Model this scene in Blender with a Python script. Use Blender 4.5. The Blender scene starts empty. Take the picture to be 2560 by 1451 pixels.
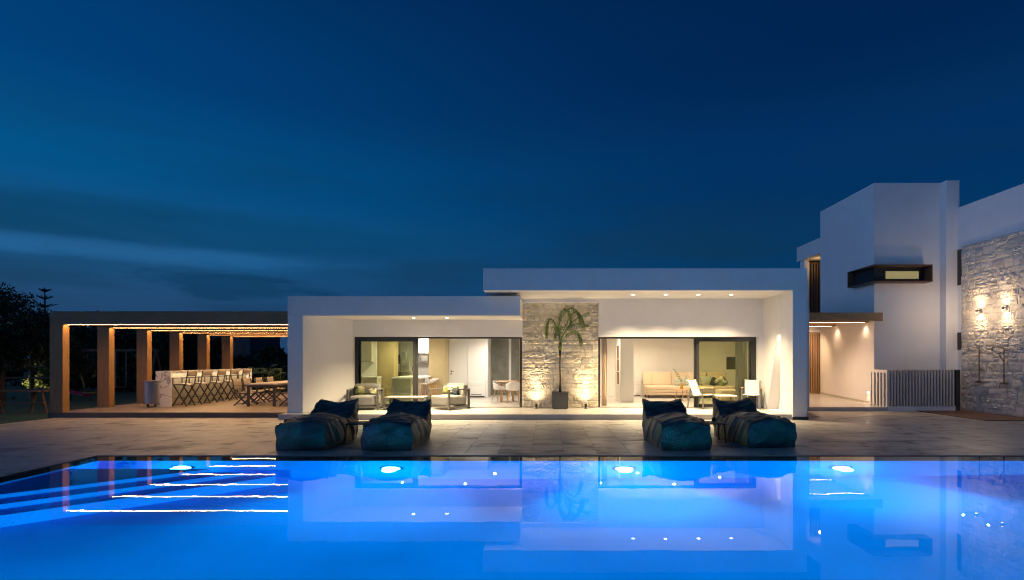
import bpy, math, random
import numpy as np
from mathutils import Vector, Matrix

sc = bpy.context.scene
COL = sc.collection
PI = math.pi
R = math.radians

# ------------------------------------------------------------------ camera
F, XV, YH, HC = 1422.0, 1365.0, 899.0, 1.70      # focal length (px of the 2560 px photo), vanishing point, eye height
cam = bpy.data.cameras.new('camera'); co = bpy.data.objects.new('camera', cam); COL.objects.link(co)
co.location = (0, 0, HC); co.rotation_euler = (PI/2, 0, 0)
cam.sensor_width = 36; cam.lens = 36*F/2560
cam.shift_x = (1280-XV)/2560; cam.shift_y = (YH-725.5)/2560
cam.clip_start = 0.05; cam.clip_end = 3000
sc.camera = co

def PX(x, y, Y):
    """photo pixel -> point at depth Y"""
    k = F/Y
    return ((x-XV)/k, Y, HC-(y-YH)/k)
def X_(x, Y): return (x-XV)*Y/F
def Z_(y, Y): return HC-(y-YH)*Y/F

# ------------------------------------------------------------------ world: clear dusk sky, afterglow low in the west (left, behind)
w = bpy.data.worlds.new('World'); sc.world = w; w.use_nodes = True
nt = w.node_tree; N = nt.nodes; L = nt.links
bg = N['Background']; bg.inputs['Strength'].default_value = 1.0
tc = N.new('ShaderNodeTexCoord')
sep = N.new('ShaderNodeSeparateXYZ'); L.new(tc.outputs['Generated'], sep.inputs[0])
def wmath(op, a, b=None, clamp=False):
    n = N.new('ShaderNodeMath'); n.operation = op; n.use_clamp = clamp
    for i, s in enumerate((a, b)):
        if s is None: continue
        if isinstance(s, (int, float)): n.inputs[i].default_value = s
        else: L.new(s, n.inputs[i])
    return n.outputs[0]
def wramp(fac, stops):
    n = N.new('ShaderNodeValToRGB'); n.color_ramp.interpolation = 'EASE'
    e = n.color_ramp.elements
    while len(e) > 1: e.remove(e[-1])
    e[0].position = stops[0][0]; e[0].color = (*stops[0][1], 1)
    for p, c in stops[1:]:
        q = e.new(p); q.color = (*c, 1)
    L.new(fac, n.inputs[0]); return n.outputs[0]
def wmix(fac, a, b, bt='MIX'):
    n = N.new('ShaderNodeMix'); n.data_type = 'RGBA'; n.blend_type = bt
    if isinstance(fac, (int, float)): n.inputs[0].default_value = fac
    else: L.new(fac, n.inputs[0])
    for i, s in ((6, a), (7, b)):
        if isinstance(s, tuple): n.inputs[i].default_value = (*s, 1)
        else: L.new(s, n.inputs[i])
    return n.outputs[2]
# elevation gradient away from the glow and towards it
zc = wmath('MAXIMUM', sep.outputs['Z'], 0.0)
east = wramp(zc, [(0.0, (.002, .040, .118)), (.16, (.001, .040, .128)), (.30, (.0004, .030, .120)), (.46, (.0003, .018, .082)), (.62, (.0003, .014, .066)), (1.0, (.0003, .011, .055))])
left = wramp(zc, [(0.0, (.018, .055, .135)), (.08, (.018, .070, .175)), (.15, (.012, .100, .255)), (.27, (.0008, .088, .255)), (.40, (.0004, .052, .192)), (.56, (.0004, .034, .135)), (1.0, (.0003, .012, .058))])
west = wramp(zc, [(0.0, (.62, .62, 1.02)), (.15, (.46, .62, 1.12)), (.34, (.18, .50, 1.08)), (.60, (.03, .24, .64)), (1.0, (.0003, .014, .068))])
a = wmath('ADD', wmath('MULTIPLY', sep.outputs['X'], -0.95), wmath('MULTIPLY', sep.outputs['Y'], -0.31))
def wstep(v, lo, hi):
    n = N.new('ShaderNodeMapRange'); n.interpolation_type = 'SMOOTHSTEP'; n.inputs[1].default_value = lo; n.inputs[2].default_value = hi
    L.new(v, n.inputs[0]); return n.outputs[0]
sky = wmix(wstep(a, -.70, .60), east, left)
sky = wmix(wstep(a, .50, 1.0), sky, west)
# soft cloud banks low in the north-west
az = wmath('ARCTAN2', sep.outputs['X'], sep.outputs['Y'])
mp = N.new('ShaderNodeMapping'); mp.inputs['Scale'].default_value = (1.3, 1.3, 9.0); mp.inputs['Location'].default_value = (2.3, .4, 1.15)
L.new(tc.outputs['Generated'], mp.inputs[0])
nz = N.new('ShaderNodeTexNoise'); nz.inputs['Scale'].default_value = 1.6; nz.inputs['Detail'].default_value = 5; nz.inputs['Roughness'].default_value = .5
L.new(mp.outputs[0], nz.inputs['Vector'])
cl = wramp(nz.outputs[0], [(.40, (0, 0, 0)), (.66, (1, 1, 1))])
low = wramp(zc, [(.0, (.75, .75, .75)), (.14, (.85, .85, .85)), (.27, (.40, .40, .40)), (.44, (.0, .0, .0)), (1.0, (0, 0, 0))])
sky = wmix(wmath('MULTIPLY', cl, low), sky, wmix(.60, sky, (.006, .032, .070)))
mp2 = N.new('ShaderNodeMapping'); mp2.inputs['Scale'].default_value = (3.0, 3.0, 14.0); L.new(tc.outputs['Generated'], mp2.inputs[0])
nz2 = N.new('ShaderNodeTexNoise'); nz2.inputs['Scale'].default_value = 2.2; nz2.inputs['Detail'].default_value = 6; nz2.inputs['Roughness'].default_value = .6; L.new(mp2.outputs[0], nz2.inputs['Vector'])
nd = wmath('SUBTRACT', nz2.outputs[0], .5)
def bank(az0, el0, saz, sel, dist, sharp):
    """soft-edged elongated cloud at azimuth az0, elevation el0"""
    u = wmath('DIVIDE', wmath('SUBTRACT', az, az0), saz); v = wmath('DIVIDE', wmath('SUBTRACT', sep.outputs['Z'], el0), sel)
    q = wmath('ADD', wmath('ADD', wmath('MULTIPLY', u, u), wmath('MULTIPLY', v, v)), wmath('MULTIPLY', nd, dist))
    return wstep(wmath('MULTIPLY', q, -1.0), -1.0-sharp, -1.0+sharp)
sky = wmix(wmath('MULTIPLY', bank(-.62, .190, .42, .030, 3.0, .9), .55), sky, (.001, .052, .130))
sky = wmix(wmath('MULTIPLY', bank(-.66, .150, .26, .012, 4.0, 1.2), .55), sky, (.022, .140, .350))
sky = wmix(wmath('MULTIPLY', bank(-.44, .112, .15, .017, 9.0, .8), .62), sky, (.003, .038, .100))
sky = wmix(wmath('MULTIPLY', bank(-.27, .095, .12, .012, 8.0, .8), .5), sky, (.003, .038, .105))
L.new(sky, bg.inputs['Color'])

# ------------------------------------------------------------------ render and exposure
vs = sc.view_settings; vs.view_transform = 'Standard'; vs.look = 'None'; vs.exposure = 0.0; vs.gamma = 1.0; vs.use_curve_mapping = False
cy = sc.cycles
cy.use_denoising = True
try: cy.denoiser = 'OPENIMAGEDENOISE'
except Exception: pass
cy.max_bounces = 9; cy.diffuse_bounces = 4; cy.glossy_bounces = 5; cy.transmission_bounces = 7; cy.transparent_max_bounces = 12
cy.caustics_reflective = False; cy.caustics_refractive = True
cy.sample_clamp_indirect = 4.0; cy.blur_glossy = 1.0
cy.use_light_tree = True
cy.filter_width = 1.15

# ------------------------------------------------------------------ mesh collector
def unit(v):
    v = Vector(v); return v.normalized() if v.length > 1e-9 else Vector((0, 0, 1))
class MB:
    def __init__(s): s.v = []; s.f = []; s.mi = []
    def add(s, vs_, fs, mi=0):
        o = len(s.v); s.v += [tuple(p) for p in vs_]
        s.f += [tuple(i+o for i in q) for q in fs]; s.mi += [mi]*len(fs); return s
    def box(s, x0, x1, y0, y1, z0, z1, mi=0):
        p = [(x0, y0, z0), (x1, y0, z0), (x1, y1, z0), (x0, y1, z0), (x0, y0, z1), (x1, y0, z1), (x1, y1, z1), (x0, y1, z1)]
        return s.add(p, [(0, 3, 2, 1), (4, 5, 6, 7), (0, 1, 5, 4), (1, 2, 6, 5), (2, 3, 7, 6), (3, 0, 4, 7)], mi)
    def bar(s, p0, p1, a, b, up=(0, 0, 1), mi=0):
        """rectangular bar from p0 to p1, a wide across up, b along up"""
        p0, p1 = Vector(p0), Vector(p1); d = unit(p1-p0); u = Vector(up)
        if abs(d.dot(u)) > .95: u = Vector((1, 0, 0)) if abs(d.x) < .9 else Vector((0, 1, 0))
        sx = d.cross(u).normalized(); uy = sx.cross(d).normalized()
        q = []
        for p in (p0, p1):
            for i, j in ((-1, -1), (1, -1), (1, 1), (-1, 1)): q.append(p+sx*(a/2*i)+uy*(b/2*j))
        return s.add(q, [(0, 1, 2, 3), (7, 6, 5, 4), (0, 4, 5, 1), (1, 5, 6, 2), (2, 6, 7, 3), (3, 7, 4, 0)], mi)
    def tube(s, pts, rs, n=8, cap=True, mi=0):
        pts = [Vector(p) for p in pts]
        if not hasattr(rs, '__len__'): rs = [rs]*len(pts)
        t0 = unit(pts[1]-pts[0]); u = t0.orthogonal().normalized(); rings = []
        for i, p in enumerate(pts):
            t = unit((pts[min(i+1, len(pts)-1)]-pts[max(i-1, 0)])); u = unit(u-t*u.dot(t)); w_ = t.cross(u)
            rings.append([p+(u*math.cos(2*PI*j/n)+w_*math.sin(2*PI*j/n))*rs[i] for j in range(n)])
        fs = [(i*n+j, i*n+(j+1) % n, (i+1)*n+(j+1) % n, (i+1)*n+j) for i in range(len(pts)-1) for j in range(n)]
        if cap: fs += [tuple(range(n-1, -1, -1)), tuple((len(pts)-1)*n+j for j in range(n))]
        return s.add([q for r in rings for q in r], fs, mi)
    def lathe(s, prof, n=24, c=(0, 0, 0), mi=0, cap=True):
        v = [(c[0]+r*math.cos(2*PI*j/n), c[1]+r*math.sin(2*PI*j/n), c[2]+z) for r, z in prof for j in range(n)]
        fs = [(i*n+j, i*n+(j+1) % n, (i+1)*n+(j+1) % n, (i+1)*n+j) for i in range(len(prof)-1) for j in range(n)]
        if cap: fs += [tuple(range(n-1, -1, -1)), tuple((len(prof)-1)*n+j for j in range(n))]
        return s.add(v, fs, mi)
    def prism(s, poly, z0, z1, mi=0):
        """poly: ccw list of (x, y)"""
        n = len(poly); v = [(x, y, z0) for x, y in poly]+[(x, y, z1) for x, y in poly]
        return s.add(v, [tuple(range(n-1, -1, -1)), tuple(range(n, 2*n))]+[(i, (i+1) % n, n+(i+1) % n, n+i) for i in range(n)], mi)
    def prism_x(s, poly, x0, x1, mi=0):
        """poly: list of (y, z), extruded along x"""
        n = len(poly); v = [(x0, y, z) for y, z in poly]+[(x1, y, z) for y, z in poly]
        return s.add(v, [tuple(range(n-1, -1, -1)), tuple(range(n, 2*n))]+[(i, (i+1) % n, n+(i+1) % n, n+i) for i in range(n)], mi)
    def grid(s, fn, nu, nv, close_u=False, mi=0):
        v = [fn(i/nu, j/nv) for j in range(nv+1) for i in range(nu+(0 if close_u else 1))]
        W = nu+(0 if close_u else 1)
        fs = []
        for j in range(nv):
            for i in range(nu):
                i2 = (i+1) % W if close_u else i+1
                fs.append((j*W+i, j*W+i2, (j+1)*W+i2, (j+1)*W+i))
        return s.add(v, fs, mi)
    def mesh(s, name, mats, smooth=False):
        me = bpy.data.meshes.new(name); me.from_pydata(s.v, [], s.f)
        for m_ in (mats if isinstance(mats, (list, tuple)) else [mats]): me.materials.append(m_)
        if any(s.mi): me.polygons.foreach_set('material_index', s.mi)
        if smooth: me.polygons.foreach_set('use_smooth', [True]*len(me.polygons))
        me.update(); return me
    def build(s, name, mats, parent=None, smooth=False, bevel=0, loc=None, subsurf=0, fixn=False, kind=None):
        me = s.mesh(name, mats, smooth)
        if fixn:
            import bmesh
            bm = bmesh.new(); bm.from_mesh(me); bmesh.ops.recalc_face_normals(bm, faces=bm.faces); bm.to_mesh(me); bm.free()
        o = bpy.data.objects.new(name, me); COL.objects.link(o)
        if parent: o.parent = parent
        if loc: o.location = loc
        if bevel:
            b = o.modifiers.new('bevel', 'BEVEL'); b.width = bevel; b.segments = 2; b.limit_method = 'ANGLE'; b.angle_limit = R(40)
        if subsurf:
            b = o.modifiers.new('subsurf', 'SUBSURF'); b.levels = subsurf; b.render_levels = subsurf
        if kind: o['kind'] = kind
        return o
def tag(o, label, cat, group=None):
    o['label'] = label; o['category'] = cat
    if group: o['group'] = group
    return o
def thing(name, label, cat, loc=(0, 0, 0), rz=0, group=None):
    o = bpy.data.objects.new(name, None); COL.objects.link(o); o.empty_display_size = .1
    o.location = loc; o.rotation_euler = (0, 0, rz)
    return tag(o, label, cat, group)
def struct(o): o['kind'] = 'structure'; return o
def copy_tree(o, parent=None, loc=None, rz=None, label=None):
    c = o.copy(); COL.objects.link(c); c.parent = parent
    if loc is not None: c.location = loc
    if rz is not None: c.rotation_euler = (0, 0, rz)
    if label: c['label'] = label
    for ch in o.children: copy_tree(ch, c)
    return c
def lamp(name, kind, loc, energy, color, parent=None, aim=None, size=None, angle=None, blend=.5, rot=None, size_y=None, spread=None):
    d = bpy.data.lights.new(name, kind); d.energy = energy; d.color = color
    if kind in ('POINT', 'SPOT') and size: d.shadow_soft_size = size
    if kind == 'SPOT': d.spot_size = R(angle or 100); d.spot_blend = blend
    if kind == 'AREA':
        d.shape = 'RECTANGLE'; d.size = size or 1; d.size_y = size_y or d.size
        if spread: d.spread = R(spread)
    o = bpy.data.objects.new(name, d); COL.objects.link(o); o.location = loc
    if aim is not None: o.rotation_euler = Vector(aim).to_track_quat('-Z', 'Y').to_euler()
    if parent: o.parent = parent
    return o

# ------------------------------------------------------------------ materials
def newmat(name):
    m_ = bpy.data.materials.new(name); m_.use_nodes = True; return m_, m_.node_tree, m_.node_tree.nodes['Principled BSDF']
def mat(name, col, rough=.6, metal=0, var=.0, vscale=4, bump=0, bscale=60, spec=.5, stretch=(1, 1, 1), rand=0, detail=4, island=False, coat=0):
    m_, t, p = newmat(name); n = t.nodes; l = t.links
    p.inputs['Roughness'].default_value = rough; p.inputs['Metallic'].default_value = metal
    p.inputs['Specular IOR Level'].default_value = spec
    if coat: p.inputs['Coat Weight'].default_value = coat; p.inputs['Coat Roughness'].default_value = .15
    if not var and not bump and not rand:
        p.inputs['Base Color'].default_value = (*col, 1); return m_
    c = n.new('ShaderNodeTexCoord'); mp_ = n.new('ShaderNodeMapping'); mp_.inputs['Scale'].default_value = stretch
    l.new(c.outputs['Object'], mp_.inputs[0])
    src = None
    rgb = n.new('ShaderNodeRGB'); rgb.outputs[0].default_value = (*col, 1); src = rgb.outputs[0]
    if var:
        z = n.new('ShaderNodeTexNoise'); z.inputs['Scale'].default_value = vscale; z.inputs['Detail'].default_value = detail; z.inputs['Roughness'].default_value = .6
        l.new(mp_.outputs[0], z.inputs['Vector'])
        mr = n.new('ShaderNodeMapRange'); mr.inputs[1].default_value = .3; mr.inputs[2].default_value = .7; mr.inputs[3].default_value = 1-var; mr.inputs[4].default_value = 1+var
        l.new(z.outputs[0], mr.inputs[0])
        x = n.new('ShaderNodeVectorMath'); x.operation = 'SCALE'; l.new(src, x.inputs[0]); l.new(mr.outputs[0], x.inputs['Scale']); src = x.outputs[0]
    if rand:
        if island: g = n.new('ShaderNodeNewGeometry').outputs['Random Per Island']
        else: g = n.new('ShaderNodeObjectInfo').outputs['Random']
        mr = n.new('ShaderNodeMapRange'); mr.inputs[3].default_value = 1-rand; mr.inputs[4].default_value = 1+rand; l.new(g, mr.inputs[0])
        x = n.new('ShaderNodeVectorMath'); x.operation = 'SCALE'; l.new(src, x.inputs[0]); l.new(mr.outputs[0], x.inputs['Scale']); src = x.outputs[0]
    l.new(src, p.inputs['Base Color'])
    if bump:
        z = n.new('ShaderNodeTexNoise'); z.inputs['Scale'].default_value = bscale; z.inputs['Detail'].default_value = 5
        l.new(mp_.outputs[0], z.inputs['Vector'])
        b = n.new('ShaderNodeBump'); b.inputs['Strength'].default_value = min(1, bump*10 if bump < .1 else 1); b.inputs['Distance'].default_value = bump
        l.new(z.outputs[0], b.inputs['Height']); l.new(b.outputs[0], p.inputs['Normal'])
    return m_
def emis(name, col, s):
    m_, t, p = newmat(name); p.inputs['Base Color'].default_value = (*col, 1)
    p.inputs['Emission Color'].default_value = (*col, 1); p.inputs['Emission Strength'].default_value = s; return m_

M = {}
M['render'] = mat('white_render', (.78, .76, .74), .85, var=.035, vscale=1.3, bump=.0015, bscale=90, spec=.25)
M['render_in'] = mat('interior_paint', (.80, .78, .74), .7, var=.015, vscale=2, spec=.3)
M['terrace'] = mat('terrace_screed', (.55, .52, .48), .24, var=.10, vscale=1.6, bump=.001, bscale=12, spec=.5, stretch=(1, 2.2, 1))
def tile_mat(name, island):
    m_, t, p = newmat(name); n = t.nodes; l = t.links
    geo = n.new('ShaderNodeNewGeometry'); rnd = geo.outputs['Random Per Island'] if island else n.new('ShaderNodeObjectInfo').outputs['Random']
    cmb = n.new('ShaderNodeCombineXYZ'); k = n.new('ShaderNodeMath'); k.operation = 'MULTIPLY'; k.inputs[1].default_value = 4.0; l.new(rnd, k.inputs[0]); l.new(k.outputs[0], cmb.inputs[2])
    ad = n.new('ShaderNodeVectorMath'); ad.operation = 'ADD'; l.new(geo.outputs['Position'], ad.inputs[0]); l.new(cmb.outputs[0], ad.inputs[1])
    def noise(sx, sy, sc_, det, src):
        mp_ = n.new('ShaderNodeMapping'); mp_.inputs['Scale'].default_value = (sx, sy, 1); l.new(src, mp_.inputs[0])
        z = n.new('ShaderNodeTexNoise'); z.inputs['Scale'].default_value = sc_; z.inputs['Detail'].default_value = det; z.inputs['Roughness'].default_value = .62; l.new(mp_.outputs[0], z.inputs['Vector']); return z.outputs[0]
    a_, b_ = noise(1, 1.6, 1.3, 6, ad.outputs[0]), noise(1, 1, .5, 4, geo.outputs['Position'])
    s_ = n.new('ShaderNodeMath'); s_.operation = 'MULTIPLY_ADD'; s_.inputs[1].default_value = .7; l.new(a_, s_.inputs[0]); h = n.new('ShaderNodeMath'); h.operation = 'MULTIPLY'; h.inputs[1].default_value = .3; l.new(b_, h.inputs[0]); l.new(h.outputs[0], s_.inputs[2])
    r_ = n.new('ShaderNodeValToRGB'); e = r_.color_ramp.elements
    e[0].position = .39; e[0].color = (.155, .138, .118, 1); e[1].position = .66; e[1].color = (.46, .415, .36, 1); q = e.new(.47); q.color = (.37, .335, .29, 1)
    l.new(s_.outputs[0], r_.inputs[0])
    mr = n.new('ShaderNodeMapRange'); mr.inputs[3].default_value = .96; mr.inputs[4].default_value = 1.04; l.new(rnd, mr.inputs[0])
    x = n.new('ShaderNodeVectorMath'); x.operation = 'SCALE'; l.new(r_.outputs[0], x.inputs[0]); l.new(mr.outputs[0], x.inputs['Scale']); l.new(x.outputs[0], p.inputs['Base Color'])
    rr = n.new('ShaderNodeMapRange'); rr.inputs[1].default_value = .35; rr.inputs[2].default_value = .65; rr.inputs[3].default_value = .52; rr.inputs[4].default_value = .30; l.new(s_.outputs[0], rr.inputs[0]); l.new(rr.outputs[0], p.inputs['Roughness'])
    bz = noise(1, 2, 9, 5, ad.outputs[0]); bp = n.new('ShaderNodeBump'); bp.inputs['Strength'].default_value = .5; bp.inputs['Distance'].default_value = .004; l.new(bz, bp.inputs['Height']); l.new(bp.outputs[0], p.inputs['Normal'])
    return m_
M['tile'] = tile_mat('deck_tile_stone', False); M['tile_far'] = tile_mat('deck_tile_stone_far', True)
M['grout'] = mat('deck_grout', (.25, .225, .195), .9)
M['grass'] = mat('grass', (.035, .075, .016), .95, var=.4, vscale=3)
M['coping'] = mat('coping_stone', (.035, .034, .036), .5, var=.2, vscale=3)
M['woodtone'] = mat('pergola_timber', (.27, .140, .048), .55, var=.22, vscale=5, stretch=(6, 6, .5), bump=.0015, bscale=30)
M['woodbeam'] = mat('pergola_beam_timber', (.20, .112, .056), .55, var=.22, vscale=5, stretch=(.5, 6, 6), bump=.0015, bscale=30)
M['perg_floor'] = mat('pergola_floor', (.20, .148, .108), .5, var=.16, vscale=4, stretch=(.4, 5, 1))
M['plinth'] = mat('dark_plinth', (.105, .085, .075), .7, var=.2, vscale=4, stretch=(.5, 3, 3))
M['frame'] = mat('dark_aluminium', (.035, .034, .033), .4, metal=.3, spec=.5)
M['steel'] = mat('brushed_steel', (.42, .41, .40), .32, metal=1, var=.08, vscale=30, stretch=(1, 1, .05))
M['chrome'] = mat('chrome', (.75, .72, .68), .12, metal=1)
M['showermetal'] = mat('shower_metal', (.40, .33, .26), .22, metal=1)
M['greyframe'] = mat('grey_powdercoat', (.105, .10, .088), .5, spec=.4)
M['darkframe'] = mat('charcoal_powdercoat', (.040, .036, .032), .5)
M['taupe'] = mat('taupe_sling', (.36, .31, .26), .8, var=.08, vscale=120)
M['sling'] = mat('white_sling', (.62, .60, .55), .75, var=.05, vscale=150)
M['cushion'] = mat('grey_upholstery', (.21, .205, .19), .9, var=.10, vscale=90, bump=.001, bscale=260)
M['sofa'] = mat('cream_sofa_fabric', (.60, .48, .34), .9, var=.07, vscale=40, bump=.0015, bscale=180)
M['oak'] = mat('light_oak', (.50, .28, .12), .5, var=.16, vscale=8, stretch=(6, 6, .6))
M['teak'] = mat('teak_arm', (.45, .27, .14), .5, var=.16, vscale=8)
M['whiteplastic'] = mat('white_plastic', (.80, .77, .72), .35)
M['whitelac'] = mat('white_lacquer', (.80, .79, .76), .28)
M['beige'] = mat('beige_panel', (.42, .33, .17), .6, var=.05, vscale=2)
M['olive'] = mat('grey_beige_panel', (.50, .46, .36), .55, var=.04, vscale=2)
M['black'] = mat('black_plastic', (.02, .02, .02), .4)
M['blacktable'] = mat('black_table_metal', (.022, .021, .022), .45)
M['planter'] = mat('grey_planter', (.075, .073, .072), .6, var=.1, vscale=9)
M['soil'] = mat('soil', (.03, .02, .012), .95, var=.3, vscale=30, bump=.01, bscale=40)
M['trunk'] = mat('bark', (.10, .065, .042), .9, var=.35, vscale=14, stretch=(1, 1, .3), bump=.01, bscale=20)
M['palmleaf'] = mat('palm_leaflet', (.15, .205, .062), .5, rand=.4, island=True)
M['leaf'] = mat('olive_leaf', (.045, .055, .022), .7, rand=.45, island=True)
M['leafdark'] = mat('evergreen_leaf', (.028, .042, .018), .75, rand=.45, island=True)
M['philo'] = mat('glossy_leaf', (.07, .12, .035), .4, rand=.3, island=True)
M['hedge'] = mat('hedge_leaf', (.10, .13, .028), .7, rand=.4, island=True)
M['curtain'] = mat('linen_curtain', (.74, .60, .48), .9, var=.06, vscale=60)
M['concrete'] = mat('polished_concrete', (.20, .20, .165), .5, var=.30, vscale=2.6)
M['deckwood'] = mat('shower_decking', (.13, .060, .032), .55, var=.25, vscale=6, stretch=(6, .5, 1))
M['corten'] = mat('corten_steel', (.115, .055, .033), .6, var=.3, vscale=6)
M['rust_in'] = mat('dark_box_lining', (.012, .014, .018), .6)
M['logwood'] = mat('garden_wood', (.17, .10, .05), .8, var=.2, vscale=8)
M['screen'] = mat('screen_timber', (.34, .20, .085), .55, var=.2, vscale=5, stretch=(6, 6, .4))
M['screen_dark'] = mat('dark_screen_timber', (.13, .075, .035), .6, var=.2, vscale=5)
M['glassvase'] = mat('amber_vase', (.45, .30, .05), .1, spec=.6)
M['pillowgrey'] = mat('sage_pillow', (.33, .34, .27), .9, var=.06, vscale=60)
M['pillowdark'] = mat('dark_pillow', (.035, .035, .033), .9, var=.1, vscale=60)
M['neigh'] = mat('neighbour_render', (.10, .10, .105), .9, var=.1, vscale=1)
M['fencegrey'] = mat('slat_fence_paint', (.50, .46, .42), .6, var=.05, vscale=3)
M['canopywood'] = mat('canopy_timber', (.36, .20, .09), .55, var=.2, vscale=5, stretch=(.5, 6, 6))
M['fenceback'] = mat('dark_backing', (.07, .06, .055), .8)
M['led'] = emis('warm_led', (1.0, .58, .235), 76)
M['led2'] = emis('warm_led_canopy', (1.0, .70, .42), 18)
M['lens'] = emis('downlight_lens', (1.0, .84, .60), 30)
M['lens_in'] = emis('interior_lens', (1.0, .84, .60), 3)
M['poollens'] = emis('pool_light_lens', (.08, .50, 1.0), 30)
M['wallens'] = emis('wall_lamp_lens', (1.0, .74, .42), 30)

def stone_mat(name, col, warm, bd=.045):
    m_, t, p = newmat(name); n = t.nodes; l = t.links
    c = n.new('ShaderNodeTexCoord'); oi = n.new('ShaderNodeObjectInfo')
    add = n.new('ShaderNodeVectorMath'); add.operation = 'MULTIPLY_ADD'
    add.inputs[1].default_value = (1, 1, 1)
    sc_ = n.new('ShaderNodeVectorMath'); sc_.operation = 'SCALE'; sc_.inputs['Scale'].default_value = 37
    comb = n.new('ShaderNodeCombineXYZ')
    for i in range(3): l.new(oi.outputs['Random'], comb.inputs[i])
    l.new(comb.outputs[0], sc_.inputs[0])
    geo = n.new('ShaderNodeNewGeometry')
    l.new(geo.outputs['Position'], add.inputs[0]); l.new(sc_.outputs[0], add.inputs[2])
    z = n.new('ShaderNodeTexNoise'); z.inputs['Scale'].default_value = 9; z.inputs['Detail'].default_value = 9; z.inputs['Roughness'].default_value = .68
    z.inputs['Distortion'].default_value = .6
    l.new(add.outputs[0], z.inputs['Vector'])
    z2 = n.new('ShaderNodeTexNoise'); z2.inputs['Scale'].default_value = 2.5; z2.inputs['Detail'].default_value = 2
    l.new(add.outputs[0], z2.inputs['Vector'])
    ramp = n.new('ShaderNodeValToRGB'); e = ramp.color_ramp.elements
    e[0].position = .0; e[0].color = (*[x*.84 for x in col], 1); e[1].position = 1; e[1].color = (*warm, 1)
    q = e.new(.5); q.color = (*col, 1)
    l.new(oi.outputs['Random'], ramp.inputs[0])
    mr = n.new('ShaderNodeMapRange'); mr.inputs[1].default_value = .3; mr.inputs[2].default_value = .7; mr.inputs[3].default_value = .78; mr.inputs[4].default_value = 1.15
    l.new(z2.outputs[0], mr.inputs[0])
    x = n.new('ShaderNodeVectorMath'); x.operation = 'SCALE'; l.new(ramp.outputs[0], x.inputs[0]); l.new(mr.outputs[0], x.inputs['Scale'])
    l.new(x.outputs[0], p.inputs['Base Color'])
    b = n.new('ShaderNodeBump'); b.inputs['Strength'].default_value = 1; b.inputs['Distance'].default_value = bd*.85
    l.new(z.outputs[0], b.inputs['Height']); l.new(b.outputs[0], p.inputs['Normal'])
    p.inputs['Roughness'].default_value = .85; p.inputs['Specular IOR Level'].default_value = .3
    return m_
M['stone'] = stone_mat('split_limestone', (.68, .61, .49), (.70, .61, .45))
M['stone2'] = stone_mat('split_limestone_grey', (.60, .54, .47), (.64, .56, .44), .028)
M['mortar'] = mat('mortar', (.40, .36, .30), .9, var=.1, vscale=8)

def marble_mat():
    m_, t, p = newmat('veined_marble'); n = t.nodes; l = t.links
    c = n.new('ShaderNodeTexCoord')
    z = n.new('ShaderNodeTexNoise'); z.inputs['Scale'].default_value = 1.4; z.inputs['Detail'].default_value = 3; z.inputs['Distortion'].default_value = 1.6
    l.new(c.outputs['Object'], z.inputs['Vector'])
    s_ = n.new('ShaderNodeMath'); s_.operation = 'SUBTRACT'; s_.inputs[1].default_value = .5; l.new(z.outputs[0], s_.inputs[0])
    a_ = n.new('ShaderNodeMath'); a_.operation = 'ABSOLUTE'; l.new(s_.outputs[0], a_.inputs[0])
    r_ = n.new('ShaderNodeValToRGB'); e = r_.color_ramp.elements
    e[0].position = 0; e[0].color = (.24, .21, .20, 1); e[1].position = .032; e[1].color = (.74, .71, .68, 1)
    l.new(a_.outputs[0], r_.inputs[0]); l.new(r_.outputs[0], p.inputs['Base Color']); p.inputs['Roughness'].default_value = .2
    return m_
M['marble'] = marble_mat()
def mosaic_mat():
    m_, t, p = newmat('basket_mosaic'); n = t.nodes; l = t.links
    c = n.new('ShaderNodeTexCoord'); v = n.new('ShaderNodeTexVoronoi'); v.inputs['Scale'].default_value = 26; v.inputs['Randomness'].default_value = .12
    l.new(c.outputs['Object'], v.inputs['Vector'])
    r_ = n.new('ShaderNodeValToRGB'); e = r_.color_ramp.elements
    e[0].position = .34; e[0].color = (.66, .60, .48, 1); e[1].position = .66; e[1].color = (.20, .175, .14, 1)
    l.new(v.outputs[0], r_.inputs[0]); l.new(r_.outputs[0], p.inputs['Base Color']); p.inputs['Roughness'].default_value = .4
    return m_
M['mosaic'] = mosaic_mat()
def glass_mat(name, tint, rough=0.0, ior=1.45):
    m_ = bpy.data.materials.new(name); m_.use_nodes = True; t = m_.node_tree; n = t.nodes; l = t.links; n.clear()
    o = n.new('ShaderNodeOutputMaterial'); tr = n.new('ShaderNodeBsdfTransparent'); tr.inputs[0].default_value = (*tint, 1)
    g = n.new('ShaderNodeBsdfGlossy'); g.inputs['Roughness'].default_value = rough
    fr = n.new('ShaderNodeFresnel'); fr.inputs[0].default_value = ior
    mx = n.new('ShaderNodeMixShader'); l.new(fr.outputs[0], mx.inputs[0]); l.new(tr.outputs[0], mx.inputs[1]); l.new(g.outputs[0], mx.inputs[2]); l.new(mx.outputs[0], o.inputs[0])
    return m_
M['pane'] = glass_mat('tinted_pane', (.93, .945, .83), ior=1.5)
M['darkpane'] = glass_mat('dark_pane', (.25, .26, .2), ior=1.6)
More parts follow.
